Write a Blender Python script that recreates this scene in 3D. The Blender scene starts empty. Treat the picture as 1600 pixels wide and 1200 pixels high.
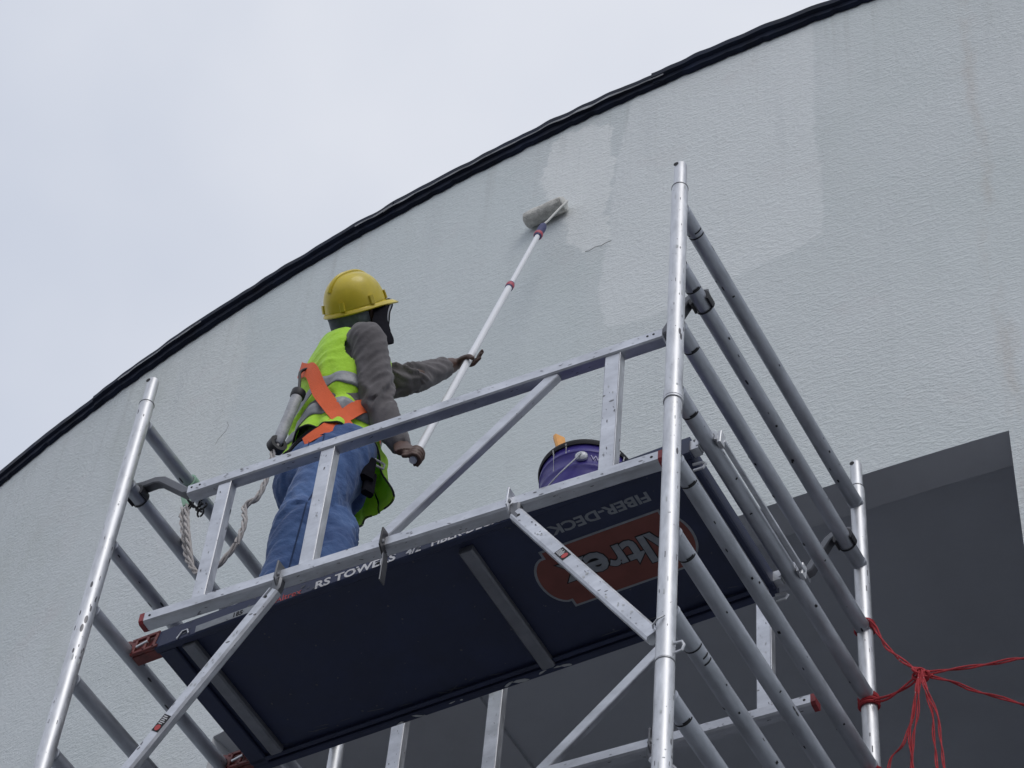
import bpy, bmesh, math, random
import numpy as np
from mathutils import Vector, Matrix, noise
random.seed(7)
scene = bpy.context.scene
C = scene.collection
Z0 = 8.279            # height of the top rung above the ground; tower coordinates hang from it

# ------------------------------------------------------------------ camera
CAM = (2.0887, -3.9710, -6.6324 + Z0)
YAW, PITCH, ROLL, FPX = -0.58505, 0.90307, 0.11082, 4046.4
fw = Vector((math.sin(YAW)*math.cos(PITCH), math.cos(YAW)*math.cos(PITCH), math.sin(PITCH)))
rt = Vector((math.cos(YAW), -math.sin(YAW), 0)); up = rt.cross(fw)
r2 = math.cos(ROLL)*rt + math.sin(ROLL)*up; u2 = -math.sin(ROLL)*rt + math.cos(ROLL)*up
cd = bpy.data.cameras.new('camera'); cam = bpy.data.objects.new('camera', cd); C.objects.link(cam)
m = Matrix.Identity(4)
for i in range(3):
    m[i][0], m[i][1], m[i][2], m[i][3] = r2[i], u2[i], -fw[i], CAM[i]
cam.matrix_world = m
cd.sensor_width = 36; cd.lens = 36*FPX/1600; cd.clip_start = 0.05; cd.clip_end = 3000
scene.camera = cam

# ------------------------------------------------------------------ sky, sun, exposure
SUN_DIR = Vector((0.55, -0.50, 0.72)).normalized()
w = bpy.data.worlds.new('World'); scene.world = w; w.use_nodes = True
nt = w.node_tree; nt.nodes.clear()
wo = nt.nodes.new('ShaderNodeOutputWorld'); bg = nt.nodes.new('ShaderNodeBackground'); bg.inputs[1].default_value = 0.1
sky = nt.nodes.new('ShaderNodeTexSky'); sky.sky_type = 'NISHITA'; sky.sun_disc = False
sky.sun_elevation = math.asin(SUN_DIR.z); sky.sun_rotation = math.atan2(SUN_DIR.x, SUN_DIR.y)
tc = nt.nodes.new('ShaderNodeTexCoord')
n1 = nt.nodes.new('ShaderNodeTexNoise'); n1.inputs['Scale'].default_value = 2.6; n1.inputs['Detail'].default_value = 5; n1.inputs['Roughness'].default_value = 0.45
cr = nt.nodes.new('ShaderNodeValToRGB')
cr.color_ramp.elements[0].position = 0.34; cr.color_ramp.elements[0].color = (5.6, 6.2, 7.5, 1)
cr.color_ramp.elements[1].position = 0.66; cr.color_ramp.elements[1].color = (8.8, 9.0, 9.6, 1)
mx = nt.nodes.new('ShaderNodeMix'); mx.data_type = 'RGBA'; mx.inputs['Factor'].default_value = 0.88
nt.links.new(tc.outputs['Generated'], n1.inputs['Vector']); nt.links.new(n1.outputs['Fac'], cr.inputs[0])
nt.links.new(sky.outputs[0], mx.inputs['A']); nt.links.new(cr.outputs[0], mx.inputs['B'])
nt.links.new(mx.outputs['Result'], bg.inputs[0]); nt.links.new(bg.outputs[0], wo.inputs[0])
sl = bpy.data.lights.new('sun', 'SUN'); sl.energy = 0.9; sl.angle = math.radians(28); sl.color = (1.0, 0.96, 0.9)
so = bpy.data.objects.new('sun', sl); C.objects.link(so)
so.rotation_euler = SUN_DIR.to_track_quat('Z', 'Y').to_euler(); so.location = (6, -8, 20)
scene.view_settings.view_transform = 'Standard'; scene.view_settings.look = 'None'
scene.view_settings.exposure = 0.0; scene.view_settings.gamma = 1.0; scene.view_settings.use_curve_mapping = False
scene.render.engine = 'CYCLES'

# ------------------------------------------------------------------ materials
MATS = {}
def mat(name, col, rough=0.6, metal=0.0, var=0.0, vscale=8.0, bump=0.0, bscale=60.0, spots=None, spot_scale=60.0, spot_thr=0.1,
        rvar=0.0, col2=None, stretch=None, coat=0.0, sheen=0.0, spec=None):
    m = bpy.data.materials.new(name); m.use_nodes = True; MATS[name] = m
    t = m.node_tree; N = t.nodes; L = t.links
    b = N['Principled BSDF']; b.inputs['Roughness'].default_value = rough; b.inputs['Metallic'].default_value = metal
    b.inputs['Base Color'].default_value = (*col, 1)
    if spec is not None: b.inputs['Specular IOR Level'].default_value = spec
    if coat: b.inputs['Coat Weight'].default_value = coat
    if sheen: b.inputs['Sheen Weight'].default_value = sheen
    tc = N.new('ShaderNodeTexCoord'); oi = N.new('ShaderNodeObjectInfo')
    mul = N.new('ShaderNodeMath'); mul.operation = 'MULTIPLY'; mul.inputs[1].default_value = 37.0
    L.new(oi.outputs['Random'], mul.inputs[0])
    add = N.new('ShaderNodeVectorMath'); add.operation = 'ADD'
    src = tc.outputs['Object']
    if stretch:
        mp = N.new('ShaderNodeMapping'); mp.inputs['Scale'].default_value = stretch; L.new(src, mp.inputs['Vector']); src = mp.outputs[0]
    L.new(src, add.inputs[0]); L.new(mul.outputs[0], add.inputs[1]); vec = add.outputs[0]
    cur = None
    if var or col2 or rvar:
        n = N.new('ShaderNodeTexNoise'); n.inputs['Scale'].default_value = vscale; n.inputs['Detail'].default_value = 6
        n.inputs['Roughness'].default_value = 0.65; L.new(vec, n.inputs['Vector'])
        if var or col2:
            r = N.new('ShaderNodeValToRGB'); r.color_ramp.elements[0].position = 0.3; r.color_ramp.elements[1].position = 0.72
            c2 = col2 if col2 else tuple(min(1, c*(1+var)) for c in col)
            c1 = col if col2 else tuple(c*(1-var) for c in col)
            r.color_ramp.elements[0].color = (*c1, 1); r.color_ramp.elements[1].color = (*c2, 1)
            L.new(n.outputs['Fac'], r.inputs[0]); cur = r.outputs[0]
        if rvar:
            mr = N.new('ShaderNodeMapRange'); mr.inputs['From Min'].default_value = 0.3; mr.inputs['From Max'].default_value = 0.7
            mr.inputs['To Min'].default_value = rough-rvar; mr.inputs['To Max'].default_value = rough+rvar
            L.new(n.outputs['Fac'], mr.inputs['Value']); L.new(mr.outputs[0], b.inputs['Roughness'])
    if spots:
        v = N.new('ShaderNodeTexVoronoi'); v.inputs['Scale'].default_value = spot_scale; v.inputs['Randomness'].default_value = 1
        n2 = N.new('ShaderNodeTexNoise'); n2.inputs['Scale'].default_value = spot_scale*0.22; n2.inputs['Detail'].default_value = 2
        L.new(vec, v.inputs['Vector']); L.new(vec, n2.inputs['Vector'])
        mr2 = N.new('ShaderNodeMapRange'); mr2.inputs['From Min'].default_value = 0.5; mr2.inputs['From Max'].default_value = 0.72
        mr2.inputs['To Min'].default_value = 0.0; mr2.inputs['To Max'].default_value = spot_thr*3; L.new(n2.outputs['Fac'], mr2.inputs['Value'])
        lt = N.new('ShaderNodeMath'); lt.operation = 'LESS_THAN'; L.new(v.outputs['Distance'], lt.inputs[0]); L.new(mr2.outputs[0], lt.inputs[1])
        mxn = N.new('ShaderNodeMix'); mxn.data_type = 'RGBA'; L.new(lt.outputs[0], mxn.inputs['Factor'])
        if cur: L.new(cur, mxn.inputs['A'])
        else: mxn.inputs['A'].default_value = (*col, 1)
        mxn.inputs['B'].default_value = (*spots, 1); cur = mxn.outputs['Result']
    if cur: L.new(cur, b.inputs['Base Color'])
    if bump:
        nb = N.new('ShaderNodeTexNoise'); nb.inputs['Scale'].default_value = bscale; nb.inputs['Detail'].default_value = 4; L.new(vec, nb.inputs['Vector'])
        bp = N.new('ShaderNodeBump'); bp.inputs['Strength'].default_value = bump; bp.inputs['Distance'].default_value = 0.01
        L.new(nb.outputs['Fac'], bp.inputs['Height']); L.new(bp.outputs[0], b.inputs['Normal'])
    return m
mat('aluminium', (0.60, 0.61, 0.635), 0.50, 0.80, var=0.24, vscale=34, rvar=0.10, bump=0.09, bscale=30, spots=(0.13, 0.13, 0.14), spot_scale=55, spot_thr=0.10, stretch=(1, 1, 0.28))
mat('rung_aluminium', (0.42, 0.44, 0.485), 0.50, 0.75, var=0.26, vscale=24, rvar=0.10, bump=0.09, bscale=30, spots=(0.06, 0.06, 0.07), spot_scale=46, spot_thr=0.08, stretch=(1, 0.3, 1))
mat('rail_aluminium', (0.60, 0.615, 0.655), 0.47, 0.78, var=0.24, vscale=24, rvar=0.10, bump=0.09, bscale=34, spots=(0.20, 0.20, 0.21), spot_scale=70, spot_thr=0.07, stretch=(0.3, 1, 0.6))
mat('steel', (0.16, 0.165, 0.18), 0.5, 0.7, var=0.2, vscale=20, rvar=0.1)
mat('black_plastic', (0.018, 0.018, 0.022), 0.5)
mat('scuff_dark', (0.17, 0.17, 0.185), 0.6, 0.3, var=0.5, vscale=60)
mat('splash', (0.50, 0.52, 0.53), 0.7)
mat('scrape', (0.10, 0.11, 0.13), 0.8)
mat('crack', (0.28, 0.28, 0.27), 0.9)
mat('ink', (0.012, 0.012, 0.015), 0.7)
mat('red_plastic', (0.25, 0.03, 0.035), 0.5, var=0.25, vscale=25)
mat('red_paint', (0.16, 0.03, 0.028), 0.5, var=0.35, vscale=30, spots=(0.08, 0.06, 0.06), spot_scale=50, spot_thr=0.1)
mat('deck_navy', (0.026, 0.035, 0.082), 0.55, var=0.25, vscale=5, spots=(0.16, 0.17, 0.2), spot_scale=26, spot_thr=0.016, rvar=0.1, bump=0.04, bscale=90)
mat('print_orange', (0.20, 0.060, 0.048), 0.6, var=0.15, vscale=10)
mat('print_grey', (0.26, 0.28, 0.31), 0.6, var=0.2, vscale=30)
mat('print_white', (0.62, 0.62, 0.64), 0.6, var=0.15, vscale=30)
mat('print_red', (0.5, 0.06, 0.06), 0.6)
mat('bare_bar', (0.24, 0.25, 0.28), 0.5, 0.5, var=0.2, vscale=12, rvar=0.1)
mat('flashing', (0.010, 0.015, 0.032), 0.6, var=0.5, vscale=7, bump=0.25, bscale=25, rvar=0.12, spec=0.2)
mat('flashing_edge', (0.42, 0.43, 0.45), 0.7, var=0.4, vscale=12)
mat('interior', (0.60, 0.62, 0.66), 0.9, var=0.09, vscale=1.2, bump=0.1, bscale=50)
mat('reveal', (0.61, 0.625, 0.655), 0.9, var=0.06, vscale=3, bump=0.1, bscale=60)
mat('ground', (0.10, 0.10, 0.105), 0.9, var=0.2, vscale=0.6, bump=0.1, bscale=20)
mat('skin', (0.085, 0.045, 0.034), 0.5, var=0.15, vscale=30)
mat('shirt', (0.125, 0.116, 0.122), 0.9, var=0.22, vscale=11, sheen=0.1, bump=0.35, bscale=26)
mat('vest_lime', (0.56, 0.93, 0.05), 0.75, var=0.06, vscale=9, sheen=0.2, bump=0.7, bscale=30)
mat('reflective', (0.27, 0.28, 0.30), 0.5, 0.15, var=0.2, vscale=16, bump=0.5, bscale=30)
mat('vest_trim', (0.015, 0.017, 0.02), 0.8)
mat('orange_web', (0.80, 0.125, 0.03), 0.7, var=0.08, vscale=20, bump=0.2, bscale=240)
mat('denim', (0.020, 0.052, 0.165), 0.9, col2=(0.085, 0.165, 0.36), vscale=7, sheen=0.15, bump=0.8, bscale=30)
mat('denim_seam', (0.016, 0.036, 0.10), 0.9)
mat('black_cloth', (0.008, 0.008, 0.012), 0.95, var=0.3, vscale=25, spec=0.1)
mat('grey_cloth', (0.13, 0.15, 0.17), 0.9, var=0.4, vscale=30)
mat('grey_stripe', (0.30, 0.31, 0.34), 0.8)
mat('helmet_yellow', (0.60, 0.47, 0.025), 0.40, var=0.12, vscale=14, coat=0.15, rvar=0.12, spots=(0.42, 0.36, 0.16), spot_scale=70, spot_thr=0.06)
mat('boot', (0.05, 0.04, 0.035), 0.7)
mat('rope_white', (0.50, 0.47, 0.455), 0.9, var=0.25, vscale=60)
mat('rope_red', (0.40, 0.033, 0.042), 0.85, var=0.3, vscale=70, spots=(0.5, 0.42, 0.42), spot_scale=45, spot_thr=0.07)
mat('strap_green', (0.30, 0.48, 0.36), 0.8)
mat('pack_grey', (0.40, 0.41, 0.44), 0.5, var=0.3, vscale=18, bump=0.4, bscale=40)
mat('pole_white', (0.78, 0.79, 0.82), 0.35, 0.1, var=0.04, vscale=8)
mat('grip_navy', (0.035, 0.04, 0.13), 0.6)
mat('collar_red', (0.42, 0.06, 0.09), 0.5)
mat('nap', (0.60, 0.59, 0.55), 0.8, var=0.40, vscale=22, bump=0.6, bscale=180)
mat('wet_paint', (0.62, 0.62, 0.59), 0.45)
mat('bucket_purple', (0.055, 0.038, 0.27), 0.4, var=0.12, vscale=9, spots=(0.45, 0.45, 0.5), spot_scale=22, spot_thr=0.03, rvar=0.08)
mat('bucket_rim', (0.010, 0.010, 0.014), 0.7)
mat('bucket_print', (0.50, 0.47, 0.70), 0.5)
mat('brush_wood', (0.78, 0.36, 0.07), 0.45, var=0.15, vscale=20)

def make_translucent(name, col, k):
    t = MATS[name].node_tree; b = t.nodes['Principled BSDF']; out = t.nodes['Material Output']
    tr = t.nodes.new('ShaderNodeBsdfTranslucent'); tr.inputs[0].default_value = (*col, 1); mx_ = t.nodes.new('ShaderNodeMixShader'); mx_.inputs[0].default_value = k
    t.links.new(b.outputs[0], mx_.inputs[1]); t.links.new(tr.outputs[0], mx_.inputs[2]); t.links.new(mx_.outputs[0], out.inputs[0])
make_translucent('vest_lime', (0.58, 0.95, 0.06), 0.22)

# ------------------------------------------------------------------ mesh helpers
def V(x, y, z): return Vector((x, y, z + Z0))        # tower coordinates -> world
def frame_of(d, hint=Vector((0, 0, 1))):
    d = d.normalized()
    if abs(d.dot(hint)) > 0.98: hint = Vector((1, 0, 0))
    s = d.cross(hint).normalized(); return s, s.cross(d).normalized()
class MB:
    def __init__(s): s.v = []; s.f = []
    def rings(s, rings, cap=True, closed=True):
        n = len(rings[0]); b = len(s.v)
        for r in rings: s.v += [Vector(p) for p in r]
        for i in range(len(rings)-1):
            for j in range(n if closed else n-1):
                k = (j+1) % n
                s.f.append((b+i*n+j, b+i*n+k, b+(i+1)*n+k, b+(i+1)*n+j))
        if cap and closed:
            s.f.append(tuple(b+j for j in reversed(range(n)))); s.f.append(tuple(b+(len(rings)-1)*n+j for j in range(n)))
        return s
    def sweep(s, path, prof, hint=Vector((0, 0, 1)), cap=True, scale=None):
        path = [Vector(p) for p in path]; R = []; prev = None
        for i, p in enumerate(path):
            d = (path[min(i+1, len(path)-1)] - path[max(i-1, 0)]).normalized()
            if prev is None: sd, u = frame_of(d, hint)
            else:
                u = (prev - d*prev.dot(d)).normalized(); sd = d.cross(u).normalized()
            if prev is None: pass
            prev = u
            k = scale[i] if scale else 1.0
            R.append([p + sd*(a*k) + u*(b*k) for a, b in prof])
        return s.rings(R, cap)
    def tube(s, path, r, n=16, cap=True, scale=None):
        prof = [(r*math.cos(2*math.pi*i/n), r*math.sin(2*math.pi*i/n)) for i in range(n)]
        return s.sweep(path, prof, cap=cap, scale=scale)
    def beam(s, p0, p1, w_, h_, hint=Vector((0, 0, 1)), ch=0.004):
        a, b = w_/2, h_/2
        prof = [(-a+ch, -b), (a-ch, -b), (a, -b+ch), (a, b-ch), (a-ch, b), (-a+ch, b), (-a, b-ch), (-a, -b+ch)]
        return s.sweep([p0, p1], prof, hint)
    def beampath(s, path, w_, h_, hint=Vector((0, 0, 1)), ch=0.003):
        a, b = w_/2, h_/2
        prof = [(-a+ch, -b), (a-ch, -b), (a, -b+ch), (a, b-ch), (a-ch, b), (-a+ch, b), (-a, b-ch), (-a, -b+ch)]
        return s.sweep(path, prof, hint)
    def box(s, lo, hi):
        x0, y0, z0 = lo; x1, y1, z1 = hi
        return s.rings([[(x0, y0, z0), (x1, y0, z0), (x1, y1, z0), (x0, y1, z0)], [(x0, y0, z1), (x1, y0, z1), (x1, y1, z1), (x0, y1, z1)]])
    def lathe(s, o, prof, axis=Vector((0, 0, 1)), n=32, cap=True):
        sd, u = frame_of(axis); axis = axis.normalized()
        return s.rings([[o + axis*h + (sd*math.cos(2*math.pi*i/n) + u*math.sin(2*math.pi*i/n))*r for i in range(n)] for r, h in prof], cap)
    def grid(s, rows):
        return s.rings(rows, cap=False, closed=False)
    def mesh(s, name, org=Vector((0, 0, 0)), smooth=True, ang=38):
        me = bpy.data.meshes.new(name); me.from_pydata([tuple(p-org) for p in s.v], [], s.f)
        bm = bmesh.new(); bm.from_mesh(me); bmesh.ops.recalc_face_normals(bm, faces=bm.faces); bm.to_mesh(me); bm.free()
        if smooth:
            me.polygons.foreach_set('use_smooth', [True]*len(me.polygons)); me.set_sharp_from_angle(angle=math.radians(ang))
        me.update(); return me
WL = {}      # world location of each empty / object
def thing(name, label, cat, loc, group=None):
    o = bpy.data.objects.new(name, None); C.objects.link(o); o.location = loc; o.empty_display_size = 0.1
    o['label'] = label; o['category'] = cat
    if group: o['group'] = group
    WL[o] = Vector(loc); return o
def part(name, mb, material, parent=None, label=None, smooth=True, ang=38, kind=None):
    org = WL[parent] if parent else Vector((0, 0, 0))
    me = mb if isinstance(mb, bpy.types.Mesh) else mb.mesh(name, org, smooth, ang)
    o = bpy.data.objects.new(name, me); C.objects.link(o); o.parent = parent; WL[o] = org.copy()
    me.materials.append(MATS[material]) if not me.materials else None
    if label: o['label'] = label
    if kind: o['kind'] = kind
    return o
def place(name, me, material, parent, world, rot=None):
    """a piece that shares mesh data: object sits at a world point under its parent"""
    o = bpy.data.objects.new(name, me); C.objects.link(o); o.parent = parent; o.location = Vector(world) - WL[parent]; WL[o] = Vector(world)
    if rot: o.rotation_euler = rot
    if not me.materials: me.materials.append(MATS[material])
    return o
def text_mesh(body, size, right, upv, origin, depth=0.0006, align='LEFT', xs=1.0, bold=0.0, shear=0.0):
    cu = bpy.data.curves.new('t', 'FONT'); cu.body = body; cu.size = size; cu.extrude = depth; cu.align_x = align; cu.offset = bold; cu.shear = shear
    cu.resolution_u = 3
    ob = bpy.data.objects.new('t', cu); C.objects.link(ob); bpy.context.view_layer.update()
    me = bpy.data.meshes.new_from_object(ob.evaluated_get(bpy.context.evaluated_depsgraph_get()))
    bpy.data.objects.remove(ob); bpy.data.curves.remove(cu)
    right = Vector(right).normalized(); upv = Vector(upv).normalized(); nrm = right.cross(upv)
    vs = [Vector(origin) + right*(v.co.x*xs) + upv*v.co.y + nrm*v.co.z for v in me.vertices]
    fs = [tuple(p.vertices) for p in me.polygons]; bpy.data.meshes.remove(me)
    b = MB(); b.v = vs; b.f = fs; return b
def remeshed(mb, voxel, smooth_it=3, factor=0.5):
    me = mb.mesh('tmp', smooth=False); ob = bpy.data.objects.new('tmp', me); C.objects.link(ob)
    r = ob.modifiers.new('r', 'REMESH'); r.mode = 'VOXEL'; r.voxel_size = voxel
    if smooth_it:
        s = ob.modifiers.new('s', 'SMOOTH'); s.factor = factor; s.iterations = smooth_it
    bpy.context.view_layer.update()
    out = bpy.data.meshes.new_from_object(ob.evaluated_get(bpy.context.evaluated_depsgraph_get()))
    bpy.data.objects.remove(ob); bpy.data.meshes.remove(me)
    return out
def shift(me, org):
    me.transform(Matrix.Translation(-org)); me.polygons.foreach_set('use_smooth', [True]*len(me.polygons)); me.update(); return me
def lerp(a, b, t): return a + (b-a)*t
def arc_band(mb, cen, axis, r, a0, a1, wid, th, ref=Vector((0, 0, 1)), n=12):
    """a curved strip around an axis: angles measured from ref"""
    axis = axis.normalized(); e1 = (ref - axis*ref.dot(axis)).normalized(); e2 = axis.cross(e1); R = []
    for i in range(n+1):
        a = math.radians(lerp(a0, a1, i/n)); d = e1*math.cos(a) + e2*math.sin(a)
        R.append([cen + d*r - axis*wid/2, cen + d*r + axis*wid/2, cen + d*(r+th) + axis*wid/2, cen + d*(r+th) - axis*wid/2])
    return mb.rings(R)

# ------------------------------------------------------------------ ground
g = MB(); n = 24
g.grid([[(-900+1800*j/n, -900+1800*i/n, 0) for j in range(n+1)] for i in range(n+1)])
o = part('ground', g, 'ground'); o['kind'] = 'structure'

# ------------------------------------------------------------------ building
CX, CY, RW = -0.645, 16.783, 15.2805
ZL, ZR, ZS = 0.3676, 3.580, -5.2              # lintel, roof edge, sill (tower heights); unseen sill lowered for dark reflections in metal
UL, UR = -2.212, 1.136
def wp(u, z, r=RW):
    a = u/RW; return V(CX + r*math.sin(a), CY - r*math.cos(a), z)
def frange(a, b, st):
    k = max(1, int(round((b-a)/st))); return [a + (b-a)*i/k for i in range(k+1)]
us = frange(-11, -5.2, 0.3)[:-1] + frange(-5.2, UL, 0.04)[:-1] + frange(UL, UR, 0.04)[:-1] + frange(UR, 2.4, 0.04)[:-1] + frange(2.4, 9, 0.3)
zs = frange(-Z0, ZS, 0.4)[:-1] + frange(ZS, ZL, 0.2)[:-1] + frange(ZL, ZR, 0.04)
building = thing('building', 'pale grey rendered building with curved wall and dark roof edge', 'building', wp(0, -Z0))
nu, nz = len(us), len(zs); bv = []; bf = []
for z in zs: bv += [wp(u, z) for u in us]
for i in range(nz-1):
    for j in range(nu-1):
        if zs[i] >= ZS-1e-6 and zs[i+1] <= ZL+1e-6 and us[j] >= UL-1e-6 and us[j+1] <= UR+1e-6: continue
        bf.append((i*nu+j, i*nu+j+1, (i+1)*nu+j+1, (i+1)*nu+j))
me = bpy.data.meshes.new('wall'); me.from_pydata([tuple(p - WL[building]) for p in bv], [], bf)
me.polygons.foreach_set('use_smooth', [True]*len(me.polygons))
UVp = np.array([(u, z) for z in zs for u in us])
lay = me.uv_layers.new(name='uv'); li = np.empty(len(me.loops), int); me.loops.foreach_get('vertex_index', li)
lay.data.foreach_set('uv', UVp[li].ravel())
def sdf(poly, P):
    poly = np.array(poly); d = np.full(len(P), 1e9); ins = np.zeros(len(P), bool)
    for i in range(len(poly)):
        a, b = poly[i], poly[(i+1) % len(poly)]; ab = b-a
        t = np.clip(((P-a)@ab)/(ab@ab), 0, 1); d = np.minimum(d, np.hypot(*(P-(a+t[:, None]*ab)).T))
        cond = (a[1] > P[:, 1]) != (b[1] > P[:, 1])
        xi = a[0] + (P[:, 1]-a[1])/(b[1]-a[1]+1e-12)*(b[0]-a[0]); ins ^= cond & (P[:, 0] < xi)
    return np.where(ins, -d, d)
POLY = {
 'coat_wide': [(0.492, 3.435), (0.485, 2.9), (0.48, 2.70), (0.505, 2.25), (0.495, 1.90), (0.33, 1.86), (0.176, 1.856), (0.0, 1.80), (-0.136, 1.779), (-0.32, 1.80), (-0.475, 1.846), (-0.518, 2.105), (-0.50, 2.37), (-0.483, 2.697), (-0.467, 3.093), (-0.417, 3.485), (-0.40, 3.7), (0.5, 3.7)],
 'coat_fresh': [(-0.829, 3.54), (-0.70, 3.53), (-0.515, 3.42), (-0.482, 3.051), (-0.516, 2.72), (-0.473, 2.472), (-0.599, 2.474), (-0.667, 2.554), (-0.729, 2.768), (-0.777, 2.902), (-0.851, 3.109), (-0.876, 3.232)],
 'coat_old': [(-3.6, 3.7), (-2.66, 3.7), (-2.642, 3.396), (-2.576, 2.864), (-2.62, 2.688), (-2.578, 2.39), (-2.535, 2.0), (-2.7, 1.9), (-2.99, 2.40), (-3.2, 2.9)],
 'damp_band': [(-2.66, 3.7), (-1.2, 3.7), (-0.9, 3.2), (-0.80, 2.6), (-0.6, 2.4), (-0.52, 1.8), (-0.5, 1.0), (-0.6, 0.38), (-2.1, 0.38), (-2.5, 1.5), (-2.56, 2.8)],
}
for k_, pl in POLY.items():
    at = me.attributes.new(k_, 'FLOAT', 'POINT'); at.data.foreach_set('value', sdf(pl, UVp))
def wall_material():
    m = bpy.data.materials.new('wall_render'); m.use_nodes = True; t = m.node_tree; N = t.nodes; L = t.links
    b = N['Principled BSDF']; b.inputs['Roughness'].default_value = 0.85
    uv = N.new('ShaderNodeUVMap'); uv.uv_map = 'uv'
    def nz_(scale, det=4, rough=0.5, sc=(1, 1, 1)):
        mp = N.new('ShaderNodeMapping'); mp.inputs['Scale'].default_value = sc; L.new(uv.outputs[0], mp.inputs['Vector'])
        x = N.new('ShaderNodeTexNoise'); x.inputs['Scale'].default_value = scale; x.inputs['Detail'].default_value = det; x.inputs['Roughness'].default_value = rough
        L.new(mp.outputs[0], x.inputs['Vector']); return x.outputs['Fac']
    def math_(op, a, b_):
        x = N.new('ShaderNodeMath'); x.operation = op
        for i, q in enumerate((a, b_)):
            if isinstance(q, (int, float)): x.inputs[i].default_value = q
            else: L.new(q, x.inputs[i])
        return x.outputs[0]
    def rng(x, a, b_, c, d, smooth=False):
        y = N.new('ShaderNodeMapRange'); y.interpolation_type = 'SMOOTHSTEP' if smooth else 'LINEAR'
        for q, v_ in zip(('From Min', 'From Max', 'To Min', 'To Max'), (a, b_, c, d)): y.inputs[q].default_value = v_
        L.new(x, y.inputs['Value']); return y.outputs[0]
    def mixc(f, A, B):
        x = N.new('ShaderNodeMix'); x.data_type = 'RGBA'; L.new(f, x.inputs['Factor'])
        for k, q in (('A', A), ('B', B)):
            if isinstance(q, tuple): x.inputs[k].default_value = (*q, 1)
            else: L.new(q, x.inputs[k])
        return x.outputs['Result']
    edge = nz_(11, 7, 0.7)
    def mask(att, jit, soft):
        a = N.new('ShaderNodeAttribute'); a.attribute_name = att
        return rng(math_('ADD', a.outputs['Fac'], rng(edge, 0.3, 0.7, -jit, jit)), -soft, soft, 1, 0, True)
    cloud = nz_(0.9, 6, 0.6); streak = nz_(1.0, 5, 0.6, (7, 0.5, 1)); fine = nz_(90, 3, 0.6, (0.6, 1.4, 1))
    col = mixc(rng(cloud, 0.35, 0.66, 0, 1), (0.615, 0.660, 0.668), (0.672, 0.705, 0.720))
    col = mixc(math_('MULTIPLY', mask('damp_band', 0.10, 0.10), 0.40), col, (0.580, 0.645, 0.655))
    col = mixc(math_('MULTIPLY', mask('coat_old', 0.05, 0.03), 0.70), col, (0.685, 0.72, 0.715))
    col = mixc(math_('MULTIPLY', mask('coat_wide', 0.014, 0.012), 0.62), col, (0.765, 0.795, 0.805))
    lanes = rng(nz_(1.0, 3, 0.5, (9, 0.8, 1)), 0.35, 0.65, 0.72, 1.0)
    col = mixc(math_('MULTIPLY', math_('MULTIPLY', mask('coat_fresh', 0.036, 0.008), 0.92), lanes), col, (0.80, 0.825, 0.825))
    col = mixc(math_('MULTIPLY', rng(streak, 0.56, 0.78, 0, 1), 0.26), col, (0.48, 0.51, 0.53))
    col = mixc(math_('MULTIPLY', rng(nz_(2.3, 4, 0.6), 0.60, 0.76, 0, 1), 0.22), col, (0.60, 0.55, 0.55))
    sep = N.new('ShaderNodeSeparateXYZ'); L.new(uv.outputs[0], sep.inputs[0])
    damp = math_('MULTIPLY', rng(nz_(1.7, 6, 0.68, (1.5, 0.8, 1)), 0.50, 0.68, 0, 1), rng(sep.outputs['X'], -3.6, -1.0, 1, 0.25))
    col = mixc(math_('MULTIPLY', damp, 0.38), col, (0.52, 0.555, 0.53))
    run = math_('MULTIPLY', rng(nz_(1.0, 4, 0.6, (16, 0.35, 1)), 0.55, 0.75, 0, 1), rng(sep.outputs['Y'], 2.3, 3.58, 0, 1))
    col = mixc(math_('MULTIPLY', run, 0.30), col, (0.36, 0.37, 0.35))
    rust = math_('MULTIPLY', rng(math_('ABSOLUTE', math_('ADD', sep.outputs['X'], rng(nz_(3, 4), 0.3, 0.7, -1.20, -1.14)), 0), 0.004, 0.05, 1, 0, True), rng(nz_(1.0, 5, 0.7, (8, 2, 1)), 0.42, 0.62, 0, 1))
    col = mixc(math_('MULTIPLY', rust, 0.32), col, (0.50, 0.44, 0.39))
    # small pits and drips
    v = N.new('ShaderNodeTexVoronoi'); v.inputs['Scale'].default_value = 22
    mp = N.new('ShaderNodeMapping'); mp.inputs['Scale'].default_value = (0.8, 1.5, 1); L.new(uv.outputs[0], mp.inputs['Vector']); L.new(mp.outputs[0], v.inputs['Vector'])
    pit = math_('LESS_THAN', v.outputs['Distance'], rng(nz_(5, 2), 0.5, 0.85, 0.0, 0.16))
    col = mixc(math_('MULTIPLY', pit, 0.5), col, (0.22, 0.23, 0.24))
    L.new(col, b.inputs['Base Color'])
    # roller stipple: fine flattened grains, smoother where the wall has been rolled again
    g1 = rng(nz_(85, 4, 0.62, (0.62, 1.25, 1)), 0.38, 0.66, 0, 1, True); g2 = rng(nz_(34, 3, 0.55, (0.7, 1.3, 1)), 0.45, 0.72, 0, 1, True)
    at_ = N.new('ShaderNodeAttribute'); at_.attribute_name = 'damp_band'
    amt = math_('MULTIPLY', rng(nz_(1.1, 4, 0.6), 0.35, 0.65, 0.55, 1.0), rng(at_.outputs['Fac'], -0.3, 0.5, 0.35, 1.0, True))
    h = math_('MULTIPLY', math_('ADD', g1, math_('MULTIPLY', g2, 0.9)), amt)
    h = math_('ADD', h, math_('MULTIPLY', nz_(5, 4, 0.6), 1.4))
    h = math_('SUBTRACT', h, math_('MULTIPLY', pit, 1.0))
    bp = N.new('ShaderNodeBump'); bp.inputs['Strength'].default_value = 0.45; bp.inputs['Distance'].default_value = 0.007
    L.new(h, bp.inputs['Height']); L.new(bp.outputs[0], b.inputs['Normal'])
    return m
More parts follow.
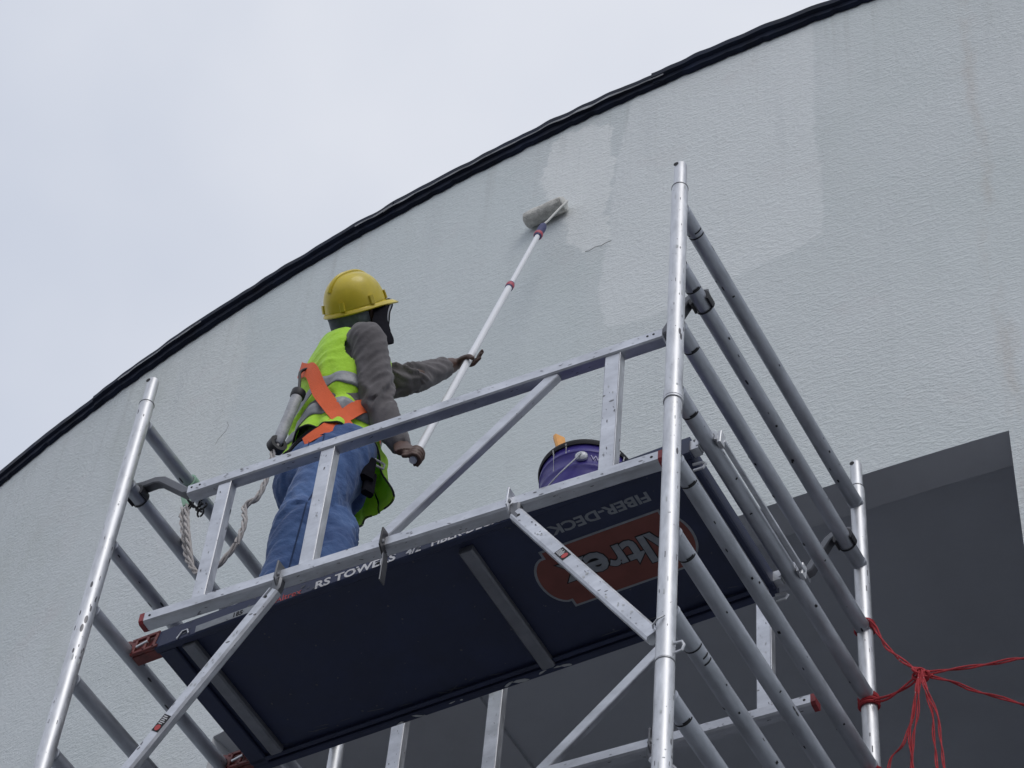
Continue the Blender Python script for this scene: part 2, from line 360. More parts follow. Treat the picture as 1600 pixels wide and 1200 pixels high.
MATS['wall_render'] = wall_material()
part('wall', me, 'wall_render', building)
for nm_, pth_, rr_ in (('crack', [(-0.60, 2.470), (-0.58, 2.462), (-0.555, 2.474), (-0.52, 2.463), (-0.485, 2.470), (-0.465, 2.464)], 0.0014), ('crack', [(-2.60, 2.60), (-2.585, 2.56), (-2.60, 2.52), (-2.64, 2.49), (-2.65, 2.46)], 0.0009)):
    b = MB(); b.tube([wp(u + 0.004*noise.noise(Vector((u*90, z*70, 1))), z + 0.006*noise.noise(Vector((u*70, z*90, 2))), RW+0.0004) for u, z in [(lerp(pth_[i][0], pth_[i+1][0], k/4), lerp(pth_[i][1], pth_[i+1][1], k/4)) for i in range(len(pth_)-1) for k in range(4)]], rr_, 5); part(nm_, b, 'crack', building)
TH = 0.155
uo = [u for u in us if UL-1e-6 <= u <= UR+1e-6]
b = MB(); b.grid([[wp(u, ZL, RW-t) for u in uo] for t in (0, TH)]); part('lintel_soffit', b, 'reveal', building)
b = MB(); b.grid([[wp(u, ZS, RW-t) for u in uo] for t in (0, TH)]); part('window_sill', b, 'reveal', building)
for u in (UL, UR):
    b = MB(); b.grid([[wp(u, z, RW-t) for z in (ZS, ZL)] for t in (0, TH)]); part('jamb', b, 'reveal', building)
b = MB(); b.grid([[wp(u, z, RW-TH) for u in frange(-5, 4, 0.3)] for z in (ZL, ZL+0.13)]); part('lintel_back', b, 'reveal', building)
for ua, ub in ((-5, UL), (UR, 4)):
    b = MB(); b.grid([[wp(u, z, RW-TH) for u in frange(ua, ub, 0.3)] for z in (ZS-0.9, ZL)]); part('inner_wall', b, 'interior', building)
b = MB(); b.grid([[wp(u, z, RW-TH) for u in uo] for z in (ZS-0.9, ZS)]); part('parapet_back', b, 'interior', building)
def slab(name, z, material, u0=-5, u1=4, yb=6.5):
    b = MB(); uu = frange(u0, u1, 0.3); fr = [wp(u, z, RW-TH+0.002) for u in uu]
    b.grid([fr, [Vector((p.x, yb, p.z)) for p in fr]]); return part(name, b, material, building)
slab('ceiling', ZL+0.13, 'interior'); slab('room_floor', ZS-0.9, 'interior')
b = MB(); b.grid([[Vector((x, 6.5, z+Z0)) for x in (wp(-5, 0).x, wp(4, 0).x)] for z in (ZS-0.9, ZL+0.13)]); part('back_wall', b, 'interior', building)
for u in (-5, 4):
    p = wp(u, 0, RW-TH); b = MB(); b.grid([[Vector((p.x, y, z+Z0)) for y in (p.y, 6.5)] for z in (ZS-0.9, ZL+0.13)]); part('side_wall', b, 'interior', building)
b = MB(); b.box(V(-4.6, 1.95, ZL+0.112), V(-1.86, 6.4, ZL+0.129)); part('dropped_ceiling', b, 'reveal', building)
b = MB(); uu = frange(-11, 9, 0.4); top = [wp(u, ZR+0.02, RW-0.01) for u in uu]
b.grid([top, [Vector((p.x, 14, p.z)) for p in top]]); part('roof_slab', b, 'interior', building)
for u in (-11, 9):
    p = wp(u, 0); b = MB(); b.grid([[Vector((p.x, y, z)) for y in (p.y, 14)] for z in (0, ZR+Z0)]); part('flank_wall', b, 'interior', building)
# roof-edge flashing in overlapping lengths, each a little out of line
edges = [-11, -8.6, -6.2, -3.72, -1.75, -0.26, 1.9, 4.2, 6.6, 9.0]
for i in range(len(edges)-1):
    a, c_ = edges[i]-0.03, edges[i+1]+0.03; uu = frange(a, c_, 0.025); out = 0.040+0.006*(i % 2); dz = random.uniform(-0.006, 0.008)
    rows = [[], [], [], [], [], []]
    for u in uu:
        wob = 0.008*noise.noise(Vector((u*2.1, i*3.7, 0))) + 0.006*noise.noise(Vector((u*9, i, 5)))
        wb2 = 0.006*noise.noise(Vector((u*3.3, i*5.1, 9))) + 0.016*max(0, noise.noise(Vector((u*17, i, 2)))) - 0.012*max(0, noise.noise(Vector((u*23, i, 6))))
        o_ = out + wob*0.7
        for k, (r, z) in enumerate(((0.004, -0.018+wb2), (o_*0.55, -0.010+wb2), (o_*0.6, 0.015+wob*0.6), (o_, 0.022+wob), (o_, 0.058+wob*1.3+dz), (-0.10, 0.072+dz))):
            rows[k].append(wp(u, ZR+z, RW+r))
    b = MB(); b.grid(rows); f = part('flashing_strip', b, 'flashing', building, ang=30)
    # worn pale lip along the joint between the two folds
    b = MB(); run = []
    for u in uu + [99]:
        on = u < 90 and noise.noise(Vector((u*1.7, i*2.3, 4))) > -0.02
        if on:
            w2 = 0.003 + 0.012*abs(noise.noise(Vector((u*7, 1, i))))
            wob = 0.008*noise.noise(Vector((u*2.1, i*3.7, 0))) + 0.006*noise.noise(Vector((u*9, i, 5))); o_ = out + wob*0.7
            z = ZR + 0.019 + wob + 0.006*noise.noise(Vector((u*11, 3, i)))
            run.append((wp(u, z-w2, RW+o_+0.001), wp(u, z+w2*0.4, RW+o_+0.004)))
        else:
            if len(run) > 2: b = MB(); b.grid([[q[0] for q in run], [q[1] for q in run]]); part('worn_lip', b, 'flashing_edge', f)
            run = []

# ------------------------------------------------------------------ scaffold end frames
W, LX, S = 1.35, 2.0, 0.301
RP, RR = 0.0254, 0.0245
NR = 27
rb = MB(); rb.tube([Vector((0, 0.012, 0)), Vector((0, W-0.012, 0))], RR, 20, cap=False)
for y0, y1 in ((0.021, 0.030), (W-0.030, W-0.021)):
    rb.lathe(Vector((0, y0, 0)), [(RR, 0), (RR+0.0016, 0.003), (RR+0.0012, (y1-y0)*0.7), (RR, y1-y0)], Vector((0, 1, 0)), 20, cap=False)
rung_me = rb.mesh('rung')
ZB = -NR*S + 0.15
PZ = [0.10, 0.10-7*S, 0.10-14*S, 0.10-21*S, -Z0+0.30]
def pole_mesh(z_hi, z_lo):
    b = MB(); b.lathe(Vector((0, 0, 0)), [(RP*0.9, z_lo), (RP, z_lo), (RP, z_hi-0.006), (RP*0.97, z_hi), (RP*0.86, z_hi)], n=28, cap=False); return b.mesh('pole')
pole_mes = [pole_mesh(PZ[i], PZ[i+1]) for i in range(4)]
spb = MB(); spb.lathe(Vector((0, 0, 0)), [(RP*0.80, -0.01), (RP*0.80, 0.118), (RP*0.74, 0.126), (RP*0.66, 0.126), (RP*0.66, 0.02)], n=28, cap=False); spigot_me = spb.mesh('spigot')
cb = MB(); cb.lathe(Vector((0, 0, 0)), [(RP, 0), (RP+0.0012, 0.0006), (RP+0.0012, 0.0034), (RP, 0.004)], n=28, cap=False); ring_me = cb.mesh('joint_ring')
hb = MB(); hb.lathe(Vector((0, 0, 0)), [(0.0085, 0), (0.0085, 0.0012)], Vector((0, -1, 0)), 14); hole_shade_me = hb.mesh('pin_hole_shade')  # black disc, no real opening: the hole's inner shade is its colour
fb = MB(); fb.lathe(Vector((0, 0, 0)), [(0.06, 0), (0.06, 0.012), (0.02, 0.018), (0.018, 0.34)], n=20); foot_me = fb.mesh('base_jack')
pcb = MB(); pcb.tube([Vector((0.01, -RP-0.004, 0)), Vector((-0.006, -RP-0.010, -0.012)), Vector((-0.024, -RP-0.002, -0.02)), Vector((-0.03, -0.012, -0.014))], 0.0028, 8)
pinclip_me = pcb.mesh('lock_pin')
def marks(r, rung, world, offs):
    for off, a0, a1, wd in offs:
        b = MB(); arc_band(b, world + Vector((0, off, 0)), Vector((0, 1, 0)), RR+0.0003, a0, a1, wd, 0.0006, n=14)
        part('marker_line', b, 'ink', rung)
def end_frame(x, label, right):
    t = thing('end_frame', label, 'scaffold frame', V(x, 0, -Z0), 'end frames of the aluminium tower')
    for y in (0, W):
        for i in range(4):
            p = place('pole', pole_mes[i], 'aluminium', t, V(x, y, 0))
            place('joint_ring', ring_me, 'steel', p, V(x, y, PZ[i]-0.008))
            if i == 0:
                place('spigot', spigot_me, 'aluminium', p, V(x, y, PZ[0]))
                place('pin_hole_shade', hole_shade_me, 'ink', p, V(x-0.006, y-RP*0.785, PZ[0]+0.112))
        place('base_jack', foot_me, 'steel', t, V(x, y, -Z0))
    for k in range(NR):
        wl = V(x, 0, -k*S); r = place('rung', rung_me, 'rung_aluminium', t, wl)
        if right and k < 9:
            q = [(0.105, 100, 262, 0.0045), (0.100, 120, 175, 0.006)]
            if k == 0: q = [(0.118, 95, 262, 0.0045), (0.100, 95, 170, 0.0045), (0.104, 215, 262, 0.004)]
            if k == 6: q = [(0.150, 95, 262, 0.0045), (0.185, 95, 150, 0.0045), (0.205, 95, 165, 0.0045)]
            marks(x, r, wl, q)
            for j in range(5):
                off = random.uniform(0.25, 1.25); a = random.uniform(110, 240)
                b = MB(); arc_band(b, wl + Vector((0, off, 0)), Vector((0, 1, 0)), RR+0.0003, a, a+random.uniform(8, 22), random.uniform(0.004, 0.012), 0.0006, n=3)
                part('scuff', b, 'ink', r)
    return t
fl = end_frame(-LX, 'left aluminium end frame whose top rung carries the green sling', False)
fr = end_frame(0, 'right aluminium end frame with black-marked rungs and red rope on its pole', True)
# lock pin and dented tape on the front right pole
tp = MB(); arc_band(tp, V(0, 0, -0.945), Vector((0, 0, 1)), RP+0.0005, 60, 300, 0.035, 0.0025, ref=Vector((0, 1, 0)))
tp.lathe(V(0, 0, -0.975), [(RP+0.0005, 0), (RP+0.0035, 0.002), (RP+0.003, 0.010), (RP+0.0005, 0.014)], n=24, cap=False)
part('pole_clip', tp, 'aluminium', fr)
place('lock_pin', pinclip_me, 'aluminium', fr, V(0, 0, -1.87))
lb = MB(); lb.tube([V(0.025, -0.004, -1.955), V(0.048, -0.004, -1.957), V(0.054, -0.004, -1.972), V(0.048, -0.004, -1.988), V(0.028, -0.004, -1.990)], 0.004, 8)
part('lock_loop', lb, 'aluminium', fr)

rw = random.Random(11)
def flakes(parent, p0, p1, n_, width, count, material, smin=0.003, smax=0.016, thin=0.35, off=0.0006, name='wear_marks'):
    """thin irregular scuffs or paint splashes lying on a flat face"""
    d = p1-p0; L_ = d.length; d = d.normalized(); n_ = (n_ - d*n_.dot(d)).normalized(); s_ = d.cross(n_); b = MB()
    for i in range(count):
        c_ = p0 + d*(L_*rw.random()) + s_*(width*(rw.random()-0.5)) + n_*off; a = rw.uniform(smin, smax); h_ = min(a*rw.uniform(thin*0.5, thin*1.6), width*0.45); k = rw.randint(6, 9); th = rw.uniform(-0.5, 0.5)
        ring = []
        for j in range(k):
            an = 2*math.pi*j/k; r_ = rw.uniform(0.55, 1.1); u_, v_ = a*math.cos(an)*r_, h_*math.sin(an)*r_
            u_, v_ = u_*math.cos(th)-v_*math.sin(th), u_*math.sin(th)+v_*math.cos(th); q = (c_ + d*u_ + s_*v_)
            lim_ = (q-p0).dot(s_); q = q - s_*(lim_ - max(-width/2, min(width/2, lim_))); ring.append(q)
        base = len(b.v); b.v += ring; b.f.append(tuple(range(base, base+k)))
    return part(name, b, material, parent, smooth=False, kind='stuff')
def pole_wear(parent, x, y, z0, z1, count, material, smax=10):
    b = MB()
    for i in range(count):
        a = rw.uniform(150, 330); arc_band(b, V(x, y, rw.uniform(z0, z1)), Vector((0, 0, 1)), RP+0.0002, a, a+rw.uniform(3, smax), rw.choice((0.002, 0.003, 0.004, 0.02, 0.035))*rw.uniform(0.3, 0.8), 0.0003, ref=Vector((0, 1, 0)), n=3)
    part('wear_marks', b, material, parent, smooth=False, kind='stuff')
for f_, x in ((fl, -LX), (fr, 0)):
    pole_wear(f_, x, 0, -2.6, 0.09, 70, 'scuff_dark', 6); pole_wear(f_, x, 0, -2.6, 0.09, 45, 'splash', 16)
pole_wear(fr, 0, W, -1.6, 0.09, 40, 'scuff_dark')
# ------------------------------------------------------------------ guardrail trusses
def sticker(parent, c0, right, upv, l_, h_):
    right = Vector(right).normalized(); upv = Vector(upv).normalized(); n_ = right.cross(upv)
    def quad(a0, a1, b0, b1, off):
        b = MB(); q = [(a0, b0), (a1, b0), (a1, b1), (a0, b1)]
        b.rings([[c0 + right*a + upv*bb + n_*o_ for a, bb in q] for o_ in (0.0003, off)]); return b
    s = part('sticker', quad(-l_/2, l_/2, -h_/2, h_/2, 0.0009), 'ink', parent)
    b = MB()
    for k in range(5):
        a = -l_*0.42 + k*l_*0.105; q = quad(a, a+l_*0.055, -h_*0.36, h_*(0.34 if k % 2 else 0.18), 0.0014); base = len(b.v); b.v += q.v; b.f += [tuple(i+base for i in f_) for f_ in q.f]
    part('print', b, 'print_white', s)
    b = MB(); ring = [(l_*0.27+h_*0.36*math.cos(i*math.pi/6), h_*0.36*math.sin(i*math.pi/6)) for i in range(12)]
    b.rings([[c0 + right*a + upv*bb + n_*o_ for a, bb in ring] for o_ in (0.0004, 0.0016)]); part('print', b, 'print_red', s)
def truss(label, A, B, posts, diag, clips, braces, name='guardrail', clips_at_rung=True):
    A, B = Vector(A), Vector(B); T = (B-A); T.z = 0; LT = T.length; T.normalize(); N_ = Vector((T.y, -T.x, 0))     # N_ towards the front
    zu, zl = -0.405, -0.985
    P = lambda s_, z: V(A.x + T.x*s_, A.y + T.y*s_, z)
    t = thing(name, label, 'guardrail', P(LT/2, zl))
    b = MB(); b.beam(P(0.04, zu), P(LT-0.002, zu), 0.042, 0.045, ch=0.005); ur = part('upper_rail', b, 'rail_aluminium', t)
    b = MB(); b.beam(P(0, zl), P(LT, zl), 0.044, 0.046, ch=0.006); lr = part('lower_rail', b, 'rail_aluminium', t)
    Zv = Vector((0, 0, 1))
    for pr_, z_, hh in ((ur, zu, 0.036), (lr, zl, 0.034)):
        fo = N_*(0.0212 if pr_ is ur else 0.0222)
        flakes(pr_, P(0.06, z_)+fo, P(LT-0.03, z_)+fo, N_, hh, 38, 'scuff_dark', 0.0012, 0.010, 0.2); flakes(pr_, P(0.06, z_)+fo, P(LT-0.03, z_)+fo, N_, hh, 40, 'splash', 0.001, 0.005)
        un = Zv*(-0.0227 if pr_ is ur else -0.0232)
        flakes(pr_, P(0.06, z_)+un, P(LT-0.03, z_)+un, -Zv, 0.03, 24, 'scuff_dark', 0.0012, 0.010, 0.2); flakes(pr_, P(0.06, z_)+un, P(LT-0.03, z_)+un, -Zv, 0.03, 30, 'splash', 0.001, 0.005)
    for s_, sg in ((0, -1), (LT, 1)):
        b = MB(); b.beam(P(s_+sg*0.0005, zl), P(s_+sg*0.016, zl), 0.047, 0.049, ch=0.008); part('end_cap', b, 'red_plastic', t)
    b = MB()
    for s_ in (0.02, LT-0.02): b.lathe(P(s_, zl)+N_*0.022, [(0.0048, 0), (0.004, 0.0012)], N_, 10)
    for s_ in (0.055, 0.085, LT-0.05, LT-0.03): b.lathe(P(s_, zu+0.004)+N_*0.021, [(0.0042, 0), (0.0035, 0.0012)], N_, 10)
    part('rivet', b, 'ink', t)
    for s_, w_ in posts:
        b = MB(); b.beam(P(s_, zl+0.022), P(s_, zu-0.022), w_, 0.028, hint=N_, ch=0.003); p = part('post', b, 'rail_aluminium', t)
        flakes(p, P(s_, zl+0.03)+N_*0.0142, P(s_, zu-0.03)+N_*0.0142, N_, w_*0.8, 12, 'scuff_dark', 0.001, 0.008, 0.25); flakes(p, P(s_, zl+0.03)+N_*0.0142, P(s_, zu-0.03)+N_*0.0142, N_, w_*0.8, 16, 'splash', 0.001, 0.006)
        b = MB(); b.beam(P(s_+w_/2+0.0015, zl+0.024), P(s_+w_/2+0.0015, zu-0.024), 0.003, 0.034, hint=N_, ch=0.0008); part('post_lip', b, 'aluminium', p)
    (s0, s1) = diag
    b = MB(); b.beam(P(s0, zl+0.02), P(s1, zu-0.016), 0.040, 0.026, hint=N_, ch=0.003); part('diagonal_strut', b, 'rail_aluminium', t)
    # brackets reaching over the second rungs
    zr = -S
    for sg in (-1, 1):
        e = P(0.05 if sg < 0 else LT-0.01, zu); xr = -LX if sg < 0 else 0.0
        yr = e.y - Z0*0
        tip = V(xr + (-0.022 if sg < 0 else 0.022), e.y + sg*0.006, zr+0.032)
        k1 = Vector((lerp(tip.x, e.x, 0.36), e.y, tip.z-0.001)); k2 = Vector((lerp(tip.x, e.x, 0.48), e.y, tip.z-0.014))
        b = MB(); b.beampath([tip, Vector((lerp(tip.x, e.x, 0.18), e.y, tip.z+0.001)), k1, k2, Vector((lerp(tip.x, e.x, 0.9), e.y, e.z+0.012)), e + T*(0.05 if sg < 0 else -0.02)], 0.034, 0.030, ch=0.004)
        br = part('bracket', b, 'steel', t)
        b = MB(); arc_band(b, Vector((xr, e.y, zr+Z0)), Vector((0, 1, 0)), RR+0.001, -120, 120, 0.040, 0.009, n=16)
        arc_band(b, Vector((xr, e.y+0.022, zr+Z0)), Vector((0, 1, 0)), RR+0.001, 95, 262, 0.004, 0.003, n=16)
        part('rung_clip', b, 'black_plastic', br)
    for s_, m_ in clips:
        b = MB(); p = P(s_, zl)
        b.beampath([p - N_*0.030 + Vector((0, 0, 0.02)), p - N_*0.030 + Vector((0, 0, 0.030)), p + N_*0.030 + Vector((0, 0, 0.030)), p + N_*0.030 + Vector((0, 0, -0.032)), p + N_*0.012 + Vector((0, 0, -0.045))], 0.034, 0.006, hint=T, ch=0.001)
        cl = part('clip', b, m_, t)
        b = MB(); b.lathe(p + N_*0.032 + Vector((0, 0, -0.014)), [(0.009, 0), (0.009, 0.005), (0.004, 0.008)], N_, 10); part('bolt', b, 'steel', cl)
        if m_ == 'black_plastic':
            q = p + N_*0.010 + Vector((0, 0, -0.035)); b = MB(); b.beampath([q, q + Vector((0.004, 0, -0.05)), q + Vector((0.0, 0.006, -0.125))], 0.030, 0.004, hint=T, ch=0.001); part('hanging_strap', b, 'steel', cl)
    for s_, end, st in braces:
        p0 = P(s_, zl-0.052) + N_*0.012; p1 = V(*end); d = (p1-p0).normalized(); nn = (N_ - d*N_.dot(d)).normalized()
        b = MB(); b.beam(p0 + d*0.012, p1 - d*0.005, 0.044, 0.030, hint=nn, ch=0.007); br = part('knee_brace', b, 'rail_aluminium', t)
        b = MB(); b.beampath([P(s_, zl-0.020)+N_*0.012, P(s_, zl-0.052)+N_*0.012, p0 + d*0.05], 0.030, 0.034, hint=T, ch=0.006); part('hinge', b, 'steel', br)
        b = MB(); b.lathe(p0 + d*0.045 + nn*0.0155, [(0.0055, 0), (0.0045, 0.001)], nn, 10); part('rivet', b, 'ink', br)
        flakes(br, p0 + d*0.06 + nn*0.0152, p1 - d*0.03 + nn*0.0152, nn, 0.026, 18, 'scuff_dark', 0.001, 0.008, 0.25); flakes(br, p0 + d*0.06 + nn*0.0152, p1 - d*0.03 + nn*0.0152, nn, 0.026, 25, 'splash', 0.002, 0.008)
        if st: sticker(br, p0 + d*st + nn*0.0152, d, nn.cross(d), 0.062, 0.030)
    return t
FA, FB = (-1.81, 0.070, 0), (-0.12, 0.165, 0)
sx = lambda x: (x+1.81)/(1.69/math.hypot(1.69, 0.095))
truss('front aluminium guardrail with posts and stickers, nearest the camera', FA, FB, [(sx(-1.633), 0.048), (sx(-1.262), 0.05), (sx(-0.287), 0.05)], (sx(-1.03), sx(-0.48)),
      [(sx(-0.99), 'black_plastic'), (sx(-0.581), 'rail_aluminium'), (sx(-1.341), 'steel')],
      [(sx(-0.565), (-0.030, 0.003, -1.905), 0.395), (sx(-1.345), (-1.985, 0.10, -1.90), 0.535)])
RA, RB = (-1.81, 1.115, 0), (-0.13, 1.219, 0)
truss('rear aluminium guardrail partly hidden beneath the platform, nearest the wall', RA, RB, [(0.225, 0.05), (0.585, 0.05), (1.53, 0.05)], (0.77, 1.31),
      [(1.16, 'steel')], [(1.16, (-0.032, 1.30, -1.9), 0)])
# ------------------------------------------------------------------ work platform
Y0, Y1, X0, X1 = 0.205, 0.812, -1.885, -0.052
deck = thing('work_platform', 'dark navy scaffold platform with orange plate printed underneath', 'platform', V((X0+X1)/2, (Y0+Y1)/2, -0.95))
ZD = -0.924
b = MB(); b.box(V(X0+0.01, Y0+0.02, ZD), V(X1-0.01, Y1-0.02, -0.872)); part('deck_panel', b, 'deck_navy', deck)
for y, nm in ((Y0, 'f'), (Y1-0.026, 'r')):
    b = MB(); b.beam(V(X0, y+0.013, -0.904), V(X1, y+0.013, -0.904), 0.026, 0.076, ch=0.004); r = part('side_rail', b, 'deck_navy', deck)
    if nm == 'f': frail = r
    else:
        b = MB(); b.beam(V(X0, y-0.018, -0.936), V(X1, y-0.018, -0.936), 0.016, 0.006, ch=0.001); part('rail_flange', b, 'deck_navy', r)
for x in (X0+0.03, X1-0.03):
    b = MB(); b.beam(V(x, Y0+0.027, -0.908), V(x, Y1-0.027, -0.908), 0.06, 0.062, ch=0.004); part('end_beam', b, 'deck_navy', deck)
for x, y0, y1 in ((-1.775, Y0+0.028, Y1-0.06), (-0.812, Y0+0.055, Y1-0.03), (-0.094, Y0+0.06, Y1-0.03)):
    b = MB(); b.beam(V(x, y0, ZD-0.012), V(x, y1, ZD-0.012), 0.046, 0.030, ch=0.006); part('cross_bar', b, 'bare_bar', deck)
flakes(deck, V(X0+0.1, 0.5, ZD-0.0004), V(X1-0.1, 0.5, ZD-0.0004), Vector((0, 0, -1)), 0.52, 90, 'scrape', 0.001, 0.005, 0.8)
flakes(deck, V(X0+0.1, Y1-0.06, ZD-0.0004), V(X1-0.1, Y1-0.06, ZD-0.0004), Vector((0, 0, -1)), 0.06, 30, 'scrape', 0.004, 0.05, 0.06)
flakes(deck, V(X0+0.45, Y1-0.013, -0.9424), V(X1-0.7, Y1-0.013, -0.9424), Vector((0, 0, -1)), 0.018, 12, 'splash', 0.004, 0.03, 0.3)
flakes(deck, V(X0+0.1, Y0-0.0008, -0.905), V(X1-0.1, Y0-0.0008, -0.905), Vector((0, -1, 0)), 0.06, 60, 'scrape', 0.002, 0.012, 0.4)
# hooks: red castings over the left rung, pale claws and a rod over the right rung
zr4 = -3*S
for y in (Y0+0.022, Y1-0.030):
    b = MB(); arc_band(b, V(-LX, y, zr4), Vector((0, 1, 0)), RR+0.002, -62, 100, 0.05, 0.012, n=14)
    for dz in (0.030, -0.028): b.beam(V(-LX+0.025, y-0.022, zr4+dz), V(X0+0.01, y-0.022, zr4+dz), 0.010, 0.012, ch=0.002)
    for dx in (0.030, 0.072, 0.108): b.beam(V(-LX+dx, y-0.022, zr4-0.03), V(-LX+dx+0.012, y-0.022, zr4+0.03), 0.010, 0.010, ch=0.002)
    b.box(V(-LX+0.026, y-0.012, zr4-0.034), V(X0+0.01, y+0.024, zr4+0.036))
    h = part('hook', b, 'red_paint', deck)
    b = MB(); b.beam(V(-LX+0.045, y-0.026, zr4-0.006), V(-LX+0.085, y-0.026, zr4+0.004), 0.008, 0.010, ch=0.002); part('latch', b, 'aluminium', h)
    b = MB(); arc_band(b, V(0, y, zr4), Vector((0, 1, 0)), RR+0.0015, -110, 118, 0.036, 0.009, n=16)
    b.box(V(X1-0.01, y-0.016, zr4-0.02), V(-RR-0.002, y+0.016, zr4+0.02))
    b.beam(V(0.036, y, zr4-0.026), V(0.040, y, zr4+0.02), 0.030, 0.012, hint=Vector((1, 0, 0)), ch=0.002)
    h = part('hook', b, 'aluminium', deck)
    b = MB(); b.tube([V(-0.06, y+0.02, -0.945), V(-0.03, y+0.02, -0.950), V(-0.020, y+0.02, -0.962), V(-0.028, y+0.02, -0.974), V(-0.058, y+0.02, -0.972)], 0.0045, 8); part('latch', b, 'aluminium', h)
b = MB(); b.beam(V(0.040, Y0+0.03, zr4-0.004), V(0.040, Y1-0.03, zr4-0.004), 0.016, 0.010, ch=0.002); part('locking_rod', b, 'rail_aluminium', deck)
# lettering on the front rail and labels
def rail_text(body, x, size, m_, z=-0.945, xs=1.0, bold=0.0):
    part('lettering', text_mesh(body, size, (1, 0, 0), (0, 0, 1), V(x, Y0-0.0008, z), 0.0004, xs=xs, bold=bold), m_, frail, smooth=False)
b = MB(); b.box(V(-1.735, Y0-0.0012, -0.936), V(-1.47, Y0-0.0004, -0.908)); lab = part('label_strip', b, 'print_grey', frail)
part('lettering', text_mesh('185', 0.026, (1, 0, 0), (0, 0, 1), V(-1.60, Y0-0.0018, -0.931), 0.0004, bold=0.0006), 'ink', lab, smooth=False)
b = MB(); b.tube([V(-1.80, Y0-0.003, -0.938), V(-1.785, Y0-0.003, -0.911), V(-1.765, Y0-0.003, -0.911), V(-1.758, Y0-0.003, -0.931)], 0.003, 8); part('wire_loop', b, 'aluminium', frail)
rail_text('Altrex', -1.445, 0.036, 'print_red', z=-0.936)
rail_text('RS TOWERS', -1.305, 0.044, 'print_white', z=-0.9385, xs=1.2, bold=0.0012)
rail_text('4/2', -0.985, 0.040, 'print_white', z=-0.9385, bold=0.001)
rail_text('FIBER-DECK', -0.90, 0.038, 'print_white', z=-0.9385, xs=1.15, bold=0.001)
rail_text('Altrex', -0.70, 0.034, 'print_red', z=-0.936)
ZU = ZD - 0.0008
part('lettering', text_mesh('FIBER-DECK', 0.050, (-1, 0, 0), (0, 1, 0), V(-0.232, 0.296, ZU), 0.0004, xs=1.22, bold=0.0016), 'print_grey', deck, smooth=False)
def plate(grow):
    pts = []; xa, xb, ya, yb = -0.625+0.004, -0.235-0.004, 0.378, 0.602; xc, yc, rx, ry = -0.430, 0.490, 0.262, 0.078
    # stepped plate with rounded ends
    pts += [(xb+grow, ya-grow), (xb+grow, ya+0.026-grow)]
    for i in range(13):
        a = math.radians(-78 + 156*i/12); pts.append((xb+0.005 + (0.048+grow)*math.cos(a), yc + (0.088+grow)*math.sin(a)))
    pts += [(xb+grow, yb-0.026+grow), (xb+grow, yb+grow), (xa-grow, yb+grow), (xa-grow, yb-0.026+grow)]
    for i in range(13):
        a = math.radians(102 + 156*i/12); pts.append((xa-0.005 + (0.055+grow)*math.cos(a), yc + (0.088+grow)*math.sin(a)))
    pts += [(xa-grow, ya+0.026-grow), (xa-grow, ya-grow)]
    return pts
for gname, grow, za, zb, m_ in (('plate_border', 0.008, ZD-0.0003, ZD-0.0009, 'print_grey'), ('brand_plate', 0.0, ZD-0.0009, ZD-0.0015, 'print_orange')):
    b = MB(); pl = plate(grow); b.rings([[V(x, y, z) for x, y in pl] for z in (za, zb)]); part(gname, b, m_, deck, smooth=False)
part('lettering', text_mesh('Altrex', 0.150, (-1, 0, 0), (0, 1, 0), V(-0.215, 0.442, ZD-0.0028), 0.0004, xs=0.98, bold=0.004), 'print_grey', deck, smooth=False)
part('lettering_outline', text_mesh('Altrex', 0.150, (-1, 0, 0), (0, 1, 0), V(-0.215, 0.442, ZD-0.0020), 0.0004, xs=0.98, bold=0.0075), 'ink', deck, smooth=False)  # bolder dark copy printed behind the letters

# ------------------------------------------------------------------ paint roller on its extension pole
RH = V(-1.227, 0.500, -0.032)                      # right fist on the pole
ROLL_C = V(-1.453, 1.484, 2.861)
tan = (wp(-0.80, 0) - wp(-0.87, 0)).normalized(); nrm = (wp(-0.838, 0, RW+1) - wp(-0.838, 0)).normalized()
NECK = V(-1.396, 1.401, 2.621)
axis = (NECK - RH).normalized(); PL = (NECK-RH).length
roller = thing('paint_roller', 'paint roller on a long white extension pole touching the wall', 'paint roller', RH - axis*0.30)
LHp = RH + axis*1.043
b = MB(); b.tube([RH - axis*0.030, RH + axis*PL*0.68], 0.0135, 16); part('pole', b, 'pole_white', roller)
b = MB(); b.tube([RH + axis*PL*0.675, NECK - axis*0.13], 0.0110, 16); part('pole_extension', b, 'pole_white', roller)
for s_, l_, r_, m_ in ((PL*0.675, 0.035, 0.0172, 'collar_red'), (PL*0.675+0.035, 0.012, 0.0152, 'grip_navy'), (PL*0.675-0.012, 0.012, 0.0162, 'grip_navy')):
    b = MB(); b.lathe(RH + axis*s_, [(r_*0.9, 0), (r_, 0.003), (r_, l_-0.003), (r_*0.9, l_)], axis, 18); part('clamp_collar', b, m_, roller)
b = MB(); b.lathe(NECK - axis*0.155, [(0.014, -0.03), (0.019, -0.012), (0.017, 0), (0.0155, 0.03), (0.0185, 0.08), (0.016, 0.13), (0.011, 0.150)], axis, 18); part('grip', b, 'grip_navy', roller)
b = MB(); b.lathe(NECK - axis*0.175, [(0.0175, 0), (0.0195, 0.004), (0.0195, 0.028), (0.0175, 0.032)], axis, 18); part('clamp_collar', b, 'collar_red', roller)
HL = 0.100
b = MB()
for i in range(1): pass
prof = [(0.014, -HL-0.002), (0.026, -HL), (0.036, -HL+0.008), (0.038, -HL*0.5), (0.037, 0), (0.038, HL*0.5), (0.036, HL-0.008), (0.026, HL), (0.014, HL+0.002)]
b.lathe(ROLL_C, prof, tan, 36)
